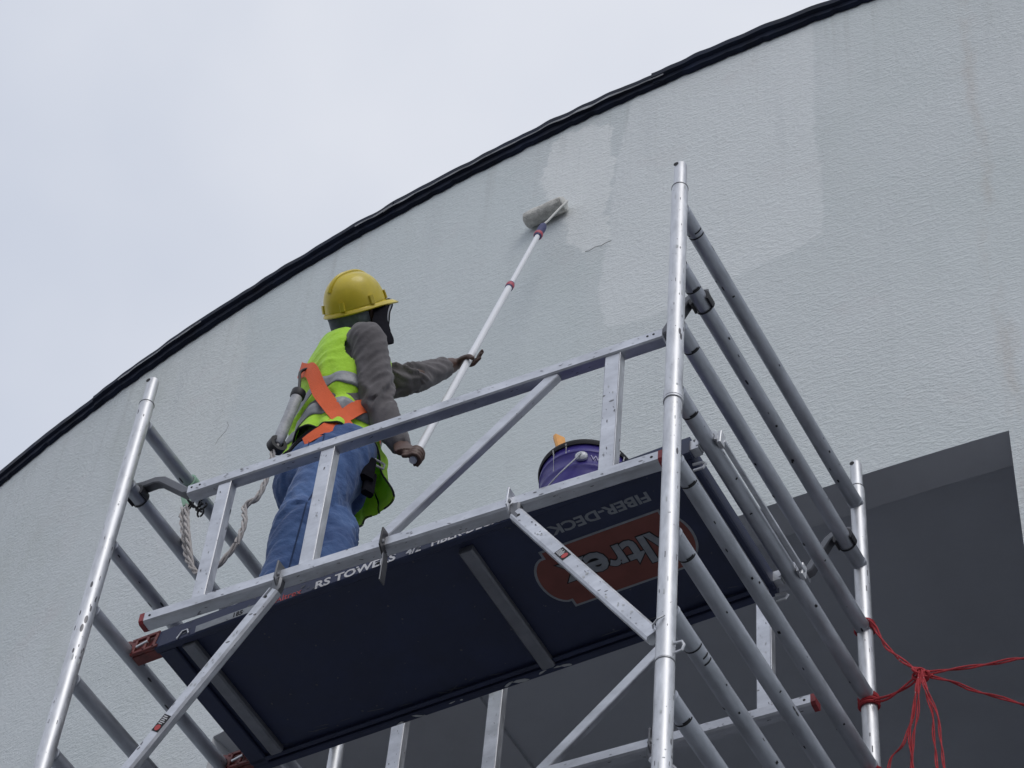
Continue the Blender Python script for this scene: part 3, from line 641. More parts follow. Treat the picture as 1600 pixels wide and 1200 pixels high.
for v in b.v:
    d = v - ROLL_C; rad = d - tan*d.dot(tan)
    if rad.length > 0.02: v += rad.normalized()*0.004*noise.noise(v*60)
part('roller_sleeve', b, 'nap', roller)
b = MB(); b.tube([ROLL_C + tan*(HL-0.02), ROLL_C + tan*(HL+0.016), ROLL_C + tan*(HL+0.022) + nrm*0.01 + Vector((0, 0, -0.008)), ROLL_C + tan*(HL+0.024) + nrm*0.030 + Vector((0, 0, -0.060)), ROLL_C + tan*(HL+0.016) + nrm*0.036 + Vector((0, 0, -0.078)),
            NECK + axis*0.045 + tan*0.012, NECK + axis*0.02, NECK - axis*0.015], 0.0048, 10); part('wire_frame', b, 'wet_paint', roller)
b = MB(); b.lathe(ROLL_C + tan*(HL-0.002), [(0.034, 0), (0.032, 0.006), (0.012, 0.012)], tan, 24); part('end_disc', b, 'wet_paint', roller)

# ------------------------------------------------------------------ paint bucket and brush
BC = V(-0.540, 0.470, -0.870)
bucket = thing('paint_bucket', 'purple paint bucket with wire handle standing on the platform', 'bucket', BC)
prof = [(0.122, 0.0), (0.126, 0.004), (0.128, 0.02), (0.139, 0.22), (0.1395, 0.235), (0.143, 0.24), (0.143, 0.252), (0.140, 0.257), (0.1415, 0.300), (0.1455, 0.305), (0.1455, 0.318), (0.142, 0.323), (0.143, 0.35), (0.139, 0.35), (0.120, 0.03)]
b = MB(); b.lathe(BC, prof, n=56, cap=True); part('body', b, 'bucket_purple', bucket)
b = MB(); b.lathe(BC + Vector((0, 0, 0.343)), [(0.138, 0.012), (0.143, 0.016), (0.149, 0.014), (0.151, 0.004), (0.148, -0.006), (0.1435, -0.004)], n=56, cap=False); part('rim', b, 'bucket_rim', bucket)
ea = -1.1760      # bearing of the near handle ear
ear = Vector((math.cos(ea), math.sin(ea), 0)); et = Vector((-ear.y, ear.x, 0))
ep = BC + ear*0.144 + Vector((0, 0, 0.278))
b = MB(); b.lathe(ep, [(0.020, 0), (0.019, 0.006), (0.012, 0.012), (0.006, 0.013)], ear, 18); e_ = part('ear', b, 'aluminium', bucket)
op = BC - ear*0.144 + Vector((0, 0, 0.278))
b = MB(); b.lathe(op, [(0.020, 0), (0.019, 0.006), (0.012, 0.012)], -ear, 18); part('ear', b, 'aluminium', bucket)
pth = []
for i in range(25):
    a = math.pi*i/24; base = BC + Vector((0, 0, 0.278)) + ear*(0.160*math.cos(a)) - et*(0.160*math.sin(a)); pth.append(base + Vector((0, 0, -0.17*math.sin(a)**0.8)))
b = MB(); b.tube(pth, 0.0024, 8); part('wire_handle', b, 'aluminium', bucket)
# lettering bent round the side
tb = text_mesh('Weather', 0.030, (1, 0, 0), (0, 0, 1), (0, 0, 0), 0.0004)
a0 = ea + math.radians(11)
for i, v in enumerate(tb.v):
    a = a0 + v.x/0.142; tb.v[i] = BC + Vector((math.cos(a)*(0.1432-v.y), math.sin(a)*(0.1432-v.y), 0.268 + v.z))
part('lettering', tb, 'bucket_print', bucket, smooth=False)
b = MB(); rows = []
for z in (0.045, 0.205):
    r_ = 0.128+0.011*(z-0.02)/0.2+0.0012; rows.append([BC + Vector((math.cos(a)*r_, math.sin(a)*r_, z)) for a in [ea+math.radians(18+3*i) for i in range(18)]])
b.grid(rows); part('paper_label', b, 'bucket_print', bucket)
for da, z0_, ln, wd in ((28, 0.345, 0.07, 0.006), (34, 0.34, 0.13, 0.004), (-38, 0.345, 0.10, 0.005), (47, 0.345, 0.05, 0.009), (55, 0.34, 0.16, 0.005), (-20, 0.345, 0.04, 0.006)):
    a = ea + math.radians(da); rad = Vector((math.cos(a), math.sin(a), 0)); tg = Vector((-rad.y, rad.x, 0)); b = MB()
    b.grid([[BC + rad*(0.1475 - 0.055*max(0, (0.345-(z0_-ln*t)))*1.05 + (0.004 if t < 0.05 else 0)) + Vector((0, 0, z0_-ln*t)) + tg*(wd*k*(0.6+0.4*math.cos(t*5)))for k in (-0.5, 0.5)] for t in (0, 0.2, 0.4, 0.6, 0.8, 1.0)]); part('paint_drip', b, 'wet_paint', bucket)
brush = thing('paint_brush', 'orange wooden brush handle sticking out of the purple bucket', 'brush', V(-0.575, 0.43, -0.72))
bd = Vector((-0.10, 0.05, 0.42)).normalized(); b0 = V(-0.604, 0.450, -0.478); sd = bd.cross(Vector((0.55, 0.83, 0)))
b = MB(); b.sweep([b0, b0+bd*0.08, b0+bd*0.16, b0+bd*0.225, b0+bd*0.233], [(0.017, -0.009), (0.021, 0), (0.017, 0.009), (-0.017, 0.009), (-0.021, 0), (-0.017, -0.009)], hint=sd, scale=[0.6, 0.7, 0.85, 0.98, 0.9]); part('handle', b, 'brush_wood', brush)
b = MB(); b.sweep([b0-bd*0.05, b0+bd*0.004], [(0.026, -0.009), (0.026, 0.009), (-0.026, 0.009), (-0.026, -0.009)], hint=sd); part('ferrule', b, 'aluminium', brush)
b = MB(); b.sweep([b0-bd*0.12, b0-bd*0.05], [(0.026, -0.008), (0.026, 0.008), (-0.026, 0.008), (-0.026, -0.008)], hint=sd); part('bristles', b, 'rope_white', brush)

# ------------------------------------------------------------------ the worker
FWD = Vector((0.446, 0.895, 0)).normalized(); RGT = Vector((FWD.y, -FWD.x, 0))
def lim(mb, pts, n=18, squash=1.0):
    """limb: [(point, radius)...] resampled, with round ends"""
    P = [Vector(p) for p, r in pts]; R_ = [r for p, r in pts]
    path, sc = [], []
    d0 = (P[1]-P[0]).normalized(); d1 = (P[-1]-P[-2]).normalized()
    for k in (0.98, 0.8, 0.45): path.append(P[0]-d0*R_[0]*k*0.9); sc.append(R_[0]*math.sqrt(max(0.02, 1-k*k)))
    for i in range(len(P)-1):
        for j in range(6):
            t = j/6; q0 = P[max(i-1, 0)]; q3 = P[min(i+2, len(P)-1)]; a, b_ = P[i], P[i+1]
            path.append(0.5*((2*a) + (b_-q0)*t + (2*q0-5*a+4*b_-q3)*t*t + (3*a-q0-3*b_+q3)*t**3)); sc.append(lerp(R_[i], R_[i+1], t))
    path.append(P[-1]); sc.append(R_[-1])
    for k in (0.45, 0.8, 0.98): path.append(P[-1]+d1*R_[-1]*k*0.9); sc.append(R_[-1]*math.sqrt(max(0.02, 1-k*k)))
    return mb.tube(path, 1.0, n, scale=sc)
PELV = V(-1.556, 0.465, 0.03); CHST = V(-1.535, 0.440, 0.50)
RSH = V(-1.385, 0.335, 0.520); LSH = V(-1.69, 0.505, 0.59)
REL = V(-1.362, 0.432, 0.228); RWR = V(-1.283, 0.490, 0.045)
LH = LHp; 
LWR = V(-1.352, 0.810, 0.903)
LEL = V(-1.420, 0.662, 0.685)
# torso section: local half width/depth by height above pelvis
TZ = [(-0.12, 0.150, 0.125, 0.0), (0.0, 0.156, 0.128, 0.0), (0.10, 0.142, 0.118, 0.005), (0.24, 0.148, 0.124, 0.012), (0.37, 0.162, 0.130, 0.010), (0.48, 0.160, 0.118, 0.0), (0.545, 0.135, 0.100, -0.010), (0.59, 0.090, 0.082, -0.02), (0.635, 0.062, 0.066, -0.03)]
def torso_at(h):
    for i in range(len(TZ)-1):
        if h <= TZ[i+1][0] or i == len(TZ)-2:
            t = min(1, max(0, (h-TZ[i][0])/(TZ[i+1][0]-TZ[i][0]))); return [lerp(a, b_, t) for a, b_ in zip(TZ[i], TZ[i+1])][1:]
def torso_pt(phi, h, grow=0.0, ex=0.0):
    """phi: 0 front, 90 right, 180 back, 270 left"""
    w_, d_, o_ = torso_at(h); c_ = lerp(PELV, CHST, h/0.47); a = math.radians(phi); p_ = 2/2.5
    cs, sn = math.cos(a), math.sin(a)
    return c_ + FWD*(o_ + (d_+grow)*math.copysign(abs(cs)**p_, cs)) + RGT*((w_+grow)*math.copysign(abs(sn)**p_, sn)) + (FWD*cs+RGT*sn)*ex
def torso_solid(mb, h0, h1, grow, n=36, st=14):
    return mb.rings([[torso_pt(360*j/n, lerp(h0, h1, i/st), grow) for j in range(n)] for i in range(st+1)])
# head frame: craned back, looking up along the wall at the roller
ea1 = Vector((0.9135, 0.3150, 0.2574)); hup = Vector((0.1636, -0.8637, 0.4767)).normalized(); hfw = Vector((0.4313, 0.4972, 0.7528))
hfw = (hfw - hup*hfw.dot(hup)).normalized(); hrt = hfw.cross(hup)
HF = Vector((hfw.x, hfw.y, 0)).normalized()
HC = V(-1.478, 0.378, 0.757)
def hp(f, r, u): return HC + hfw*f + hrt*r + hup*u
worker = thing('person', 'worker in yellow helmet, lime vest, orange harness and blue jeans painting the wall', 'person', V(-1.46, 0.40, -0.872))
ORG = WL[worker]
def ellip(mb, c_, ax, rx, ry, rz, n=20, m_=12):
    R_ = []
    for i in range(m_+1):
        th = math.pi*i/m_ ; th = min(max(th, 0.06), math.pi-0.06)
        R_.append([c_ + ax[2]*(rz*math.cos(th)) + (ax[0]*(rx*math.cos(2*math.pi*j/n)) + ax[1]*(ry*math.sin(2*math.pi*j/n)))*math.sin(th) for j in range(n)])
    return mb.rings(R_)
HIP_R = PELV + RGT*0.088 + Vector((0, 0, -0.03)); HIP_L = PELV - RGT*0.088 + Vector((0, 0, -0.03))
KNR = V(-1.512, 0.332, -0.41); ANR = V(-1.515, 0.310, -0.80)
KNL = V(-1.455, 0.420, -0.40); ANL = V(-1.375, 0.400, -0.80)
def body_mesh():
    b = MB()
    torso_solid(b, -0.10, 0.57, -0.018)
    lim(b, [(CHST + Vector((0, 0, 0.06)), 0.058), (lerp(CHST, HC, 0.62), 0.054), (HC - hup*0.03, 0.056)])
    ax = (hfw, hrt, hup)
    ellip(b, hp(-0.008, 0, 0.025), ax, 0.098, 0.077, 0.108); ellip(b, hp(0.032, 0, -0.045), ax, 0.062, 0.058, 0.075)
    lim(b, [(hp(0.088, 0, 0.018), 0.010), (hp(0.108, 0, -0.016), 0.014)], 10)                       # nose
    lim(b, [(hp(0.080, -0.022, -0.055), 0.009), (hp(0.088, 0, -0.055), 0.011), (hp(0.080, 0.022, -0.055), 0.009)], 8)   # lips
    for s_ in (-1, 1):
        ellip(b, hp(-0.005, 0.080*s_, -0.005), (hfw, hup, hrt), 0.020, 0.032, 0.010, 12, 8)         # ears
        ellip(b, hp(0.082, 0.030*s_, 0.022), ax, 0.014, 0.016, 0.012, 10, 8)                         # eyes
    lim(b, [(RSH, 0.058), (lerp(RSH, REL, 0.5), 0.050), (REL, 0.042), (lerp(REL, RWR, 0.35), 0.042), (RWR, 0.029)])
    lim(b, [(LSH, 0.058), (lerp(LSH, LEL, 0.5), 0.050), (LEL, 0.042), (lerp(LEL, LWR, 0.35), 0.042), (LWR, 0.029)])
    for hip, kn, an in ((HIP_R, KNR, ANR), (HIP_L, KNL, ANL)):
        lim(b, [(hip, 0.090), (lerp(hip, kn, 0.5), 0.074), (kn, 0.055), (lerp(kn, an, 0.35), 0.054), (an, 0.040)])
        lim(b, [(an + Vector((0, 0, -0.03)) - FWD*0.03, 0.036), (an + FWD*0.14 + Vector((0, 0, -0.045)), 0.030)], 12)
    hand(b, RH, axis, RWR, 1, 235, 0.0)
    hand(b, LH, axis, LWR, -1, 120, 0.018)
    return b
def hand(b, H, a, wr, sgn, wrap, straight):
    """a hand closed on the pole: palm beside it, four fingers round one side, thumb round the other"""
    wv = wr - H; wv = (wv - a*wv.dot(a)).normalized(); t = a.cross(wv)*sgn; rp = 0.0135+0.0095
    pc = H + wv*0.042
    pr = []
    for k, (s_, w_, th) in enumerate(((0.0, 0.029, 0.024), (0.35, 0.034, 0.021), (0.7, 0.042, 0.019), (1.0, 0.042, 0.016))):
        c_ = lerp(wr, H + wv*0.027 + t*0.012, s_); ring = []
        dd = (H + wv*0.027 - wr).normalized(); e1 = (a - dd*a.dot(dd)).normalized(); e2 = dd.cross(e1)
        for j in range(16):
            an = 2*math.pi*j/16; ring.append(c_ + e1*(w_*math.cos(an)) + e2*(th*math.sin(an)))
        pr.append(ring)
    b.rings(pr)
    for k, (off, ln, rad) in enumerate(((0.031, 0.92, 0.0088), (0.0105, 1.0, 0.0093), (-0.0105, 0.95, 0.0090), (-0.030, 0.80, 0.0080))):
        pts = [(H + a*off + wv*0.034 + t*0.010, rad*1.08)]; tot = wrap*ln
        for i in range(6):
            th = math.radians(35 + (tot)*i/5); pts.append((H + a*(off*(1-0.05*i) if straight else off) + (wv*math.cos(th) + t*math.sin(th))*(rp + (straight*0.25 if straight else 0)), rad*lerp(1.0, 0.82, i/5)))
        if straight:
            e = pts[-1][0]; th = math.radians(35+tot); d = (-wv*math.sin(th) + t*math.cos(th)); d = (d*0.75 - wv*0.5).normalized()
            d = (d + a*0.18*(1 if k % 2 else -0.2)).normalized(); pts.append((e + d*0.014*ln, rad*0.8)); pts.append((e + d*0.026*ln, rad*0.7))
        lim(b, pts, 10)
    if straight:      # open thumb hanging below the pole
        lim(b, [(lerp(wr, H, 0.35) - a*0.020, 0.015), (H + wv*0.022 - a*0.055 - t*0.012, 0.0125), (H - wv*0.014 - a*0.075 - t*0.020, 0.0105), (H - wv*0.032 - a*0.098 - t*0.016, 0.0085)], 10)
    else:
        pts = [(lerp(wr, H, 0.35) + a*0.022, 0.015)]
        for i in range(4):
            th = math.radians(-25 - 130*i/3); pts.append((H + a*(0.040-0.004*i) + (wv*math.cos(th) + t*math.sin(th))*(rp+0.001), lerp(0.0120, 0.0095, i/3)))
        lim(b, pts, 10)
bm_ = remeshed(body_mesh(), 0.0042, 2, 0.4); body = part('body', shift(bm_, ORG), 'skin', worker)
def displaced(me, fn):
    n = len(me.vertices); 
    vs = [v.co.copy() for v in me.vertices]; ns = [v.normal.copy() for v in me.vertices]
    for v, c_, nn in zip(me.vertices, vs, ns): v.co = c_ + nn*fn(c_)
    me.update(); return me
# shirt
b = MB(); torso_solid(b, -0.06, 0.575, -0.004)
for sh, el, wr_ in ((RSH, REL, RWR), (LSH, LEL, LWR)):
    sl_ = 1.0 if wr_ is RWR else 0.88
    lim(b, [(sh - (sh-CHST)*0.45 + Vector((0, 0, 0.012)), 0.060), (sh - Vector((0, 0, 0.012)), 0.064), (lerp(sh, el, 0.5), 0.060*sl_), (el, 0.052*sl_), (lerp(el, wr_, 0.4), 0.049*sl_), (lerp(el, wr_, 0.93 if wr_ is RWR else 0.80), 0.036)])
lim(b, [(CHST + Vector((0, 0, 0.02)), 0.07), (CHST + Vector((0, 0, 0.09)) - FWD*0.02, 0.066)])
def crease(al, an, seed, p):
    a = noise.noise(Vector((al*13 + 1.1*math.sin(an), 0.9*math.cos(an), seed))); c_ = noise.noise(Vector((al*30 + 1.6*math.sin(an+1), 1.3*math.cos(an), seed+7)))
    return (0.55-abs(a))*0.010 + (0.4-abs(c_))*0.005 + 0.004*noise.noise(p*9)
def axis_coords(p, chains):
    best = 9; acc = 0
    for segs in chains:
        run = 0
        for a_, c_ in segs:
            d = c_-a_; L_ = d.length; t = max(0, min(1, (p-a_).dot(d)/d.dot(d))); r_ = p-(a_+d*t); q = r_.length
            if q < best:
                s_, u_ = frame_of(d); best, al, an = q, run+t*L_, math.atan2(r_.dot(u_), r_.dot(s_))
            run += L_
    return al, an
ARMS = [((RSH, REL), (REL, RWR)), ((LSH, LEL), (LEL, LWR))]
def shirt_fold(p):
    al, an = axis_coords(p, ARMS); k = 0.55 + 0.9*math.exp(-((al-0.28)/0.11)**2)
    return k*1.9*crease(al, an, 2.0, p)
sm = displaced(remeshed(b, 0.007, 4), shirt_fold); part('shirt', shift(sm, ORG), 'shirt', worker)
# jeans
b = MB(); torso_solid(b, -0.13, 0.045, 0.004)
for hip, kn, an in ((HIP_R, KNR, ANR), (HIP_L, KNL, ANL)):
    lim(b, [(hip + Vector((0, 0, 0.03)), 0.112), (lerp(hip, kn, 0.3), 0.104), (lerp(hip, kn, 0.65), 0.090), (kn, 0.076), (lerp(kn, an, 0.4), 0.076), (lerp(kn, an, 0.9), 0.075), (an + Vector((0, 0, 0.0)), 0.078)])
lim(b, [(PELV - FWD*0.045 + RGT*0.06 + Vector((0, 0, -0.07)), 0.100), (PELV - FWD*0.045 - RGT*0.06 + Vector((0, 0, -0.07)), 0.100)])
LEGS = [((HIP_R, KNR), (KNR, ANR)), ((HIP_L, KNL), (KNL, ANL))]
def jean_fold(p):
    al, an = axis_coords(p, LEGS); k = 0.5 + 0.7*math.exp(-((al-0.46)/0.12)**2) + 0.6*math.exp(-((al-0.85)/0.12)**2) + 0.4*math.exp(-((al-0.02)/0.1)**2)
    return k*2.0*crease(al*0.9, an, 5.0, p)
jm = displaced(remeshed(b, 0.008, 4), jean_fold); jeans = part('jeans', shift(jm, ORG), 'denim', worker)
bvh_dg = [v.co + ORG for v in jm.vertices]
from mathutils.bvhtree import BVHTree
jt = BVHTree.FromPolygons(bvh_dg, [tuple(p.vertices) for p in jm.polygons])
def on_jeans(p, d):
    h = jt.ray_cast(p + d*0.4, -d, 0.6); return h[0] + d*0.0008 if h[0] is not None else None
sdir = (RGT*0.93 - FWD*0.36).normalized()
sp = [on_jeans(lerp(a_, c_, i/14), sdir) for a_, c_ in ((HIP_R, KNR), (KNR, ANR)) for i in range(15)]; sp = [p for p in sp if p is not None]
b = MB(); b.tube(sp, 0.0026, 6); part('seam', b, 'denim_seam', jeans)
bp = [PELV - FWD*0.03 + RGT*0.07 + Vector((0, 0, -0.035)) + q for q in (Vector((0, 0, 0)), -FWD*0.07, -FWD*0.07+Vector((0, 0, -0.10)), -FWD*0.03+Vector((0, 0, -0.125)), Vector((0, 0, -0.10)), Vector((0, 0, 0)))]
bdir = (RGT*0.75 - FWD*0.66).normalized(); pp = []
for i in range(len(bp)-1):
    for k in range(6):
        h_ = on_jeans(lerp(bp[i], bp[i+1], k/6), bdir)
        if h_ is not None: pp.append(h_)
if len(pp) > 4: b = MB(); b.tube(pp + pp[:1], 0.0022, 5); part('pocket_stitching', b, 'denim_seam', jeans)
for hip, kn, an in ((HIP_R, KNR, ANR), (HIP_L, KNL, ANL)):        # work boots
    b = MB(); f_ = an + Vector((0, 0, 0)); 
    lim(b, [(an + Vector((0, 0, 0.05)), 0.052), (an + Vector((0, 0, -0.025)), 0.050)])
    lim(b, [(an - FWD*0.035 + Vector((0, 0, -0.035)), 0.040), (an + FWD*0.08 + Vector((0, 0, -0.035)), 0.042), (an + FWD*0.17 + Vector((0, 0, -0.040)), 0.036)])
    bt = remeshed(b, 0.008, 3)
    for v in bt.vertices: v.co.z = max(v.co.z, Z0-0.872)
    part('boot', shift(bt, ORG), 'boot', worker)
# vest
def hem(phi):
    d = min(phi, 360-phi)                                   # from the front
    f = max(0.0, 1 - max(0, d-18)/42.0)
    return 0.025 + 0.045*max(0, math.cos(math.radians(phi-215))) - 0.15*f
def vest_pt(phi, v, grow=0.016):
    """v 0 at the hem, 1 at the collar"""
    h0 = hem(phi); h = lerp(h0, 0.585, v); d = min(phi, 360-phi); f = max(0.0, 1-max(0, d-20)/45.0)
    q = torso_pt(phi, max(h, -0.04), grow); low = max(0, 0.16-h)
    a = math.radians(phi); od = FWD*math.cos(a) + RGT*math.sin(a)
    q = q + od*(0.14*low*f + 0.02*low) + RGT*(0.18*low*f)
    if h < -0.04: q = q + Vector((0, 0, h+0.04))
    fold = (0.012*math.sin(math.radians(phi*7) + 3.0*noise.noise(Vector((phi*0.02, v*2, 1)))) + 0.012*noise.noise(Vector((phi*0.05, v*5, 3)))*1.3)*max(0.15, 1-v*1.3)
    fold += 0.010*(0.5-abs(noise.noise(Vector((phi*0.022, v*9+phi*0.012, 4)))))*(1-0.5*v) 
    fold += 0.009*math.sin(v*34 + phi*0.05 + 3*noise.noise(Vector((phi*0.03, v*4, 8))))*math.exp(-((v-0.26)/0.16)**2)
    return q + od*fold
def in_armhole(p):
    for sh, el, k in ((RSH, REL, 1), (LSH, LEL, -1)):
        d = (p - sh); out = RGT*k
        if d.dot(out) > -0.075:
            e = d - out*d.dot(out)
            if abs(e.dot(FWD))**2/0.064**2 + (e.z+0.040)**2/0.098**2 < 1: return True
    return False
NP, NV = 200, 90
def vest_patch(v0, v1, grow, p0=0, p1=360, holes=True, by_h=False):
    b = MB(); keep = {}; 
    nv = max(4, int(NV*(v1-v0)))
    vv = lambda ph, x: (x - hem(ph))/(0.585 - hem(ph)) if by_h else x
    pts = [[vest_pt((lerp(p0, p1, j/NP)) % 360, vv(lerp(p0, p1, j/NP) % 360, lerp(v0, v1, i/nv)), grow) for j in range(NP+1)] for i in range(nv+1)]
    b.v = [p for r in pts for p in r]; n_ = NP+1
    for i in range(nv):
        for j in range(NP):
            c_ = (pts[i][j]+pts[i+1][j+1])/2
            if holes and in_armhole(c_): continue
            phi = lerp(p0, p1, (j+0.5)/NP) % 360
            b.f.append((i*n_+j, i*n_+j+1, (i+1)*n_+j+1, (i+1)*n_+j))
    return b
def solid(o_, th):
    s_ = o_.modifiers.new('thickness', 'SOLIDIFY'); s_.thickness = th; s_.offset = 0; return o_
vest = solid(part('vest', vest_patch(0, 1, 0.015), 'vest_lime', worker, ang=180), 0.003)
for v0, v1 in ((0.115, 0.170), (0.245, 0.300)):
    solid(part('reflective_band', vest_patch(v0, v1, 0.0185, by_h=True), 'reflective', vest, ang=180), 0.002)
b = MB(); hp_ = [vest_pt(p_ % 360, 0.004, 0.016) for p_ in range(4, 357, 3)]; b.tube(hp_, 0.0036, 6); part('hem_trim', b, 'vest_trim', vest)
b = MB(); b.tube([vest_pt(0.0, i/30, 0.016) for i in range(31)], 0.004, 6); part('front_trim', b, 'vest_trim', vest)
# harness webbing laid over the vest
def ribbon(name, path, width, grow=0.030, mt_='orange_web', parent=None):
    """path: (phi, h) pairs over the torso"""
    P = []
    for i in range(len(path)-1):
        q0, a_, c_, q3 = path[max(i-1, 0)], path[i], path[i+1], path[min(i+2, len(path)-1)]
        for k in range(16):
            t = k/16; P.append(tuple(0.5*((2*a_[m_]) + (c_[m_]-q0[m_])*t + (2*q0[m_]-5*a_[m_]+4*c_[m_]-q3[m_])*t*t + (3*a_[m_]-q0[m_]-3*c_[m_]+q3[m_])*t**3) for m_ in (0, 1)))
    P.append(path[-1]); rows = [[], [], []]
    pts = [torso_pt(p_ % 360, h, grow) + Vector((0, 0, 0)) for p_, h in P]
    for i, (p_, h) in enumerate(P):
        d = (pts[min(i+1, len(P)-1)] - pts[max(i-1, 0)]).normalized(); a = math.radians(p_); out = FWD*math.cos(a)*1.2 + RGT*math.sin(a)
        out = (out - d*out.dot(d)).normalized(); s_ = d.cross(out)
        for k, q in enumerate((-0.5, 0, 0.5)): rows[k].append(pts[i] + s_*(q*width) + out*(0.0006 if q == 0 else 0))
    b = MB(); b.grid(rows); return solid(part(name, b, mt_, parent or worker, smooth=False), 0.0018)
harness_s = [('harness_strap', [(205, 0.50), (176, 0.38), (152, 0.22), (120, 0.09), (94, 0.0), (86, -0.025)], 0.058), ('harness_strap', [(156, -0.04), (126, 0.0), (106, 0.09), (92, 0.16), (70, 0.26)], 0.055),
             ('harness_strap', [(22, 0.50), (26, 0.36), (30, 0.2), (40, 0.10)], 0.045), ('harness_strap', [(338, 0.50), (334, 0.36), (330, 0.2), (320, 0.10)], 0.045)]
for i, (nm, pth, wd) in enumerate(harness_s): ribbon(nm, pth, wd, (0.031, 0.027, 0.022, 0.022)[i])
b = MB(); b.rings([[torso_pt(360*j/48, h, g_) for j in range(48)] for h, g_ in ((-0.005, 0.012), (0.0, 0.017), (0.035, 0.017), (0.04, 0.012))], cap=False); part('belt', b, 'black_cloth', worker)
for ph, h, sz in ((70, -0.10, 0.030), (62, -0.15, 0.026)):
    c_ = torso_pt(ph, h, 0.03); b = MB(); b.beam(c_ + Vector((0, 0, 0.05)), c_ - Vector((0, 0, 0.05)), sz*1.6, sz, hint=RGT, ch=0.006); part('tool_pouch', b, 'black_cloth', worker)
c_ = torso_pt(58, -0.03, 0.035); b = MB(); b.tube([c_ + FWD*0.03, c_ + FWD*0.028 + Vector((0, 0, -0.025)), c_ - FWD*0.03 + Vector((0, 0, -0.03)), c_ - FWD*0.032, c_ + FWD*0.03], 0.004, 8); part('buckle', b, 'aluminium', worker)
# head cloth, hood, scarf
b = MB(); ax = (hfw, hrt, hup)
ellip(b, hp(-0.008, 0, 0.022), ax, 0.105, 0.085, 0.112); ellip(b, hp(0.040, 0, -0.050), ax, 0.068, 0.066, 0.082)
lim(b, [(hp(-0.02, 0, -0.05), 0.070), (lerp(CHST, HC, 0.45), 0.070), (CHST + Vector((0, 0, 0.055)), 0.080)])
part('hood', shift(displaced(remeshed(b, 0.007, 3), lambda p: 0.005*noise.noise(p*22)+0.003*math.sin(p.z*120+p.x*40)), ORG), 'black_cloth', worker)
b = MB(); rows = []
for i in range(9):
    u_ = lerp(0.035, -0.060, i/8); rows.append([hp(-0.010 + 0.112*math.cos(a), 0.090*math.sin(a), u_ - 0.03*math.cos(a)) + Vector((0, 0, -0.0)) for a in [math.radians(100 + 7*k) for k in range(23)]])
for r_ in rows:
    for k in range(len(r_)): r_[k] = r_[k] + (r_[k]-HC).normalized()*0.006*noise.noise(r_[k]*30)
b.grid(rows); solid(part('neck_cloth', b, 'grey_cloth', worker, ang=180), 0.003)
def drape(ua, ub, off):
    rows = []; top = [hp(0.040 + 0.080*math.cos(a), 0.084*math.sin(a), 0.034) for a in [math.radians(lerp(ua, ub, k/16)) for k in range(17)]]
    for i in range(15):
        t = i/14; row = []
        for k, p in enumerate(top):
            dn = Vector((0, 0, -0.285*t)) + ea1*(0.026*t) + RGT*0.020*t
            row.append(p + dn + HF*(off + 0.010*math.sin(lerp(ua, ub, k/16)*0.075+t*2.5) + 0.008*noise.noise(Vector((lerp(ua, ub, k/16)*0.04, t*4, 2)))) + RGT*(0.006*math.sin(t*5+lerp(ua, ub, k/16)*0.04)))
        rows.append(row)
    b = MB(); b.grid(rows); return b
dr = solid(part('face_scarf', drape(120, -95, 0.012), 'black_cloth', worker, ang=180), 0.003)
b = drape(50, 42, 0.0145); solid(part('stripe', b, 'grey_stripe', dr, ang=180), 0.002)
# helmet
def helm(a, t, grow=0.0):
    """a: angle from the front, t 0 rim .. 1 crown"""
    el = t*math.pi/2; ca, sa = math.cos(a), math.sin(a); rx = 0.121+grow; ry = 0.098+grow; rz = 0.128+grow
    k = math.cos(el)**0.80
    return hp(-0.006 + rx*ca*k, ry*sa*k, 0.030 + rz*math.sin(el)**0.92)
b = MB(); nA = 64; rows = [[helm(2*math.pi*j/nA, i/18*0.985) for j in range(nA)] for i in range(19)]
b.rings(rows, cap=False); b.f.append(tuple(len(b.v)-nA+j for j in range(nA)))
hs = solid(part('helmet', b, 'helmet_yellow', worker, ang=60), 0.003)
rows = [[], [], [], []]
for j in range(nA):
    a = 2*math.pi*j/nA; ca = math.cos(a); pk = max(0, ca)**2.2; base = helm(a, 0.0); od = (base - hp(-0.006, 0, 0.030)).normalized(); ex = 0.008 + 0.052*pk
    rows[0].append(base + hup*0.006); rows[1].append(base + od*ex*0.5 + hup*(0.001-0.006*pk)); rows[2].append(base + od*ex - hup*(0.006+0.016*pk)); rows[3].append(base + od*(ex-0.003) - hup*(0.010+0.016*pk))
b = MB(); b.rings(rows, cap=False); solid(part('brim', b, 'helmet_yellow', hs, ang=60), 0.0025)
b = MB(); pth = [helm(0 if i < 15 else math.pi, (0.35+0.65*i/14.5 if i < 15 else 1.0-0.6*(i-15)/14), 0.002) for i in range(30)]; b.tube(pth, 0.008, 8); part('ridge', b, 'helmet_yellow', hs)
for a in (math.radians(38), math.radians(-38), math.radians(92), math.radians(-92), math.radians(150), math.radians(-150)):
    p0, p1 = helm(-a, 0.03, 0.004), helm(-a, 0.17, 0.004); b = MB(); b.beam(p0, p1, 0.020, 0.009, hint=(p0-HC), ch=0.003); part('lug', b, 'helmet_yellow', hs)

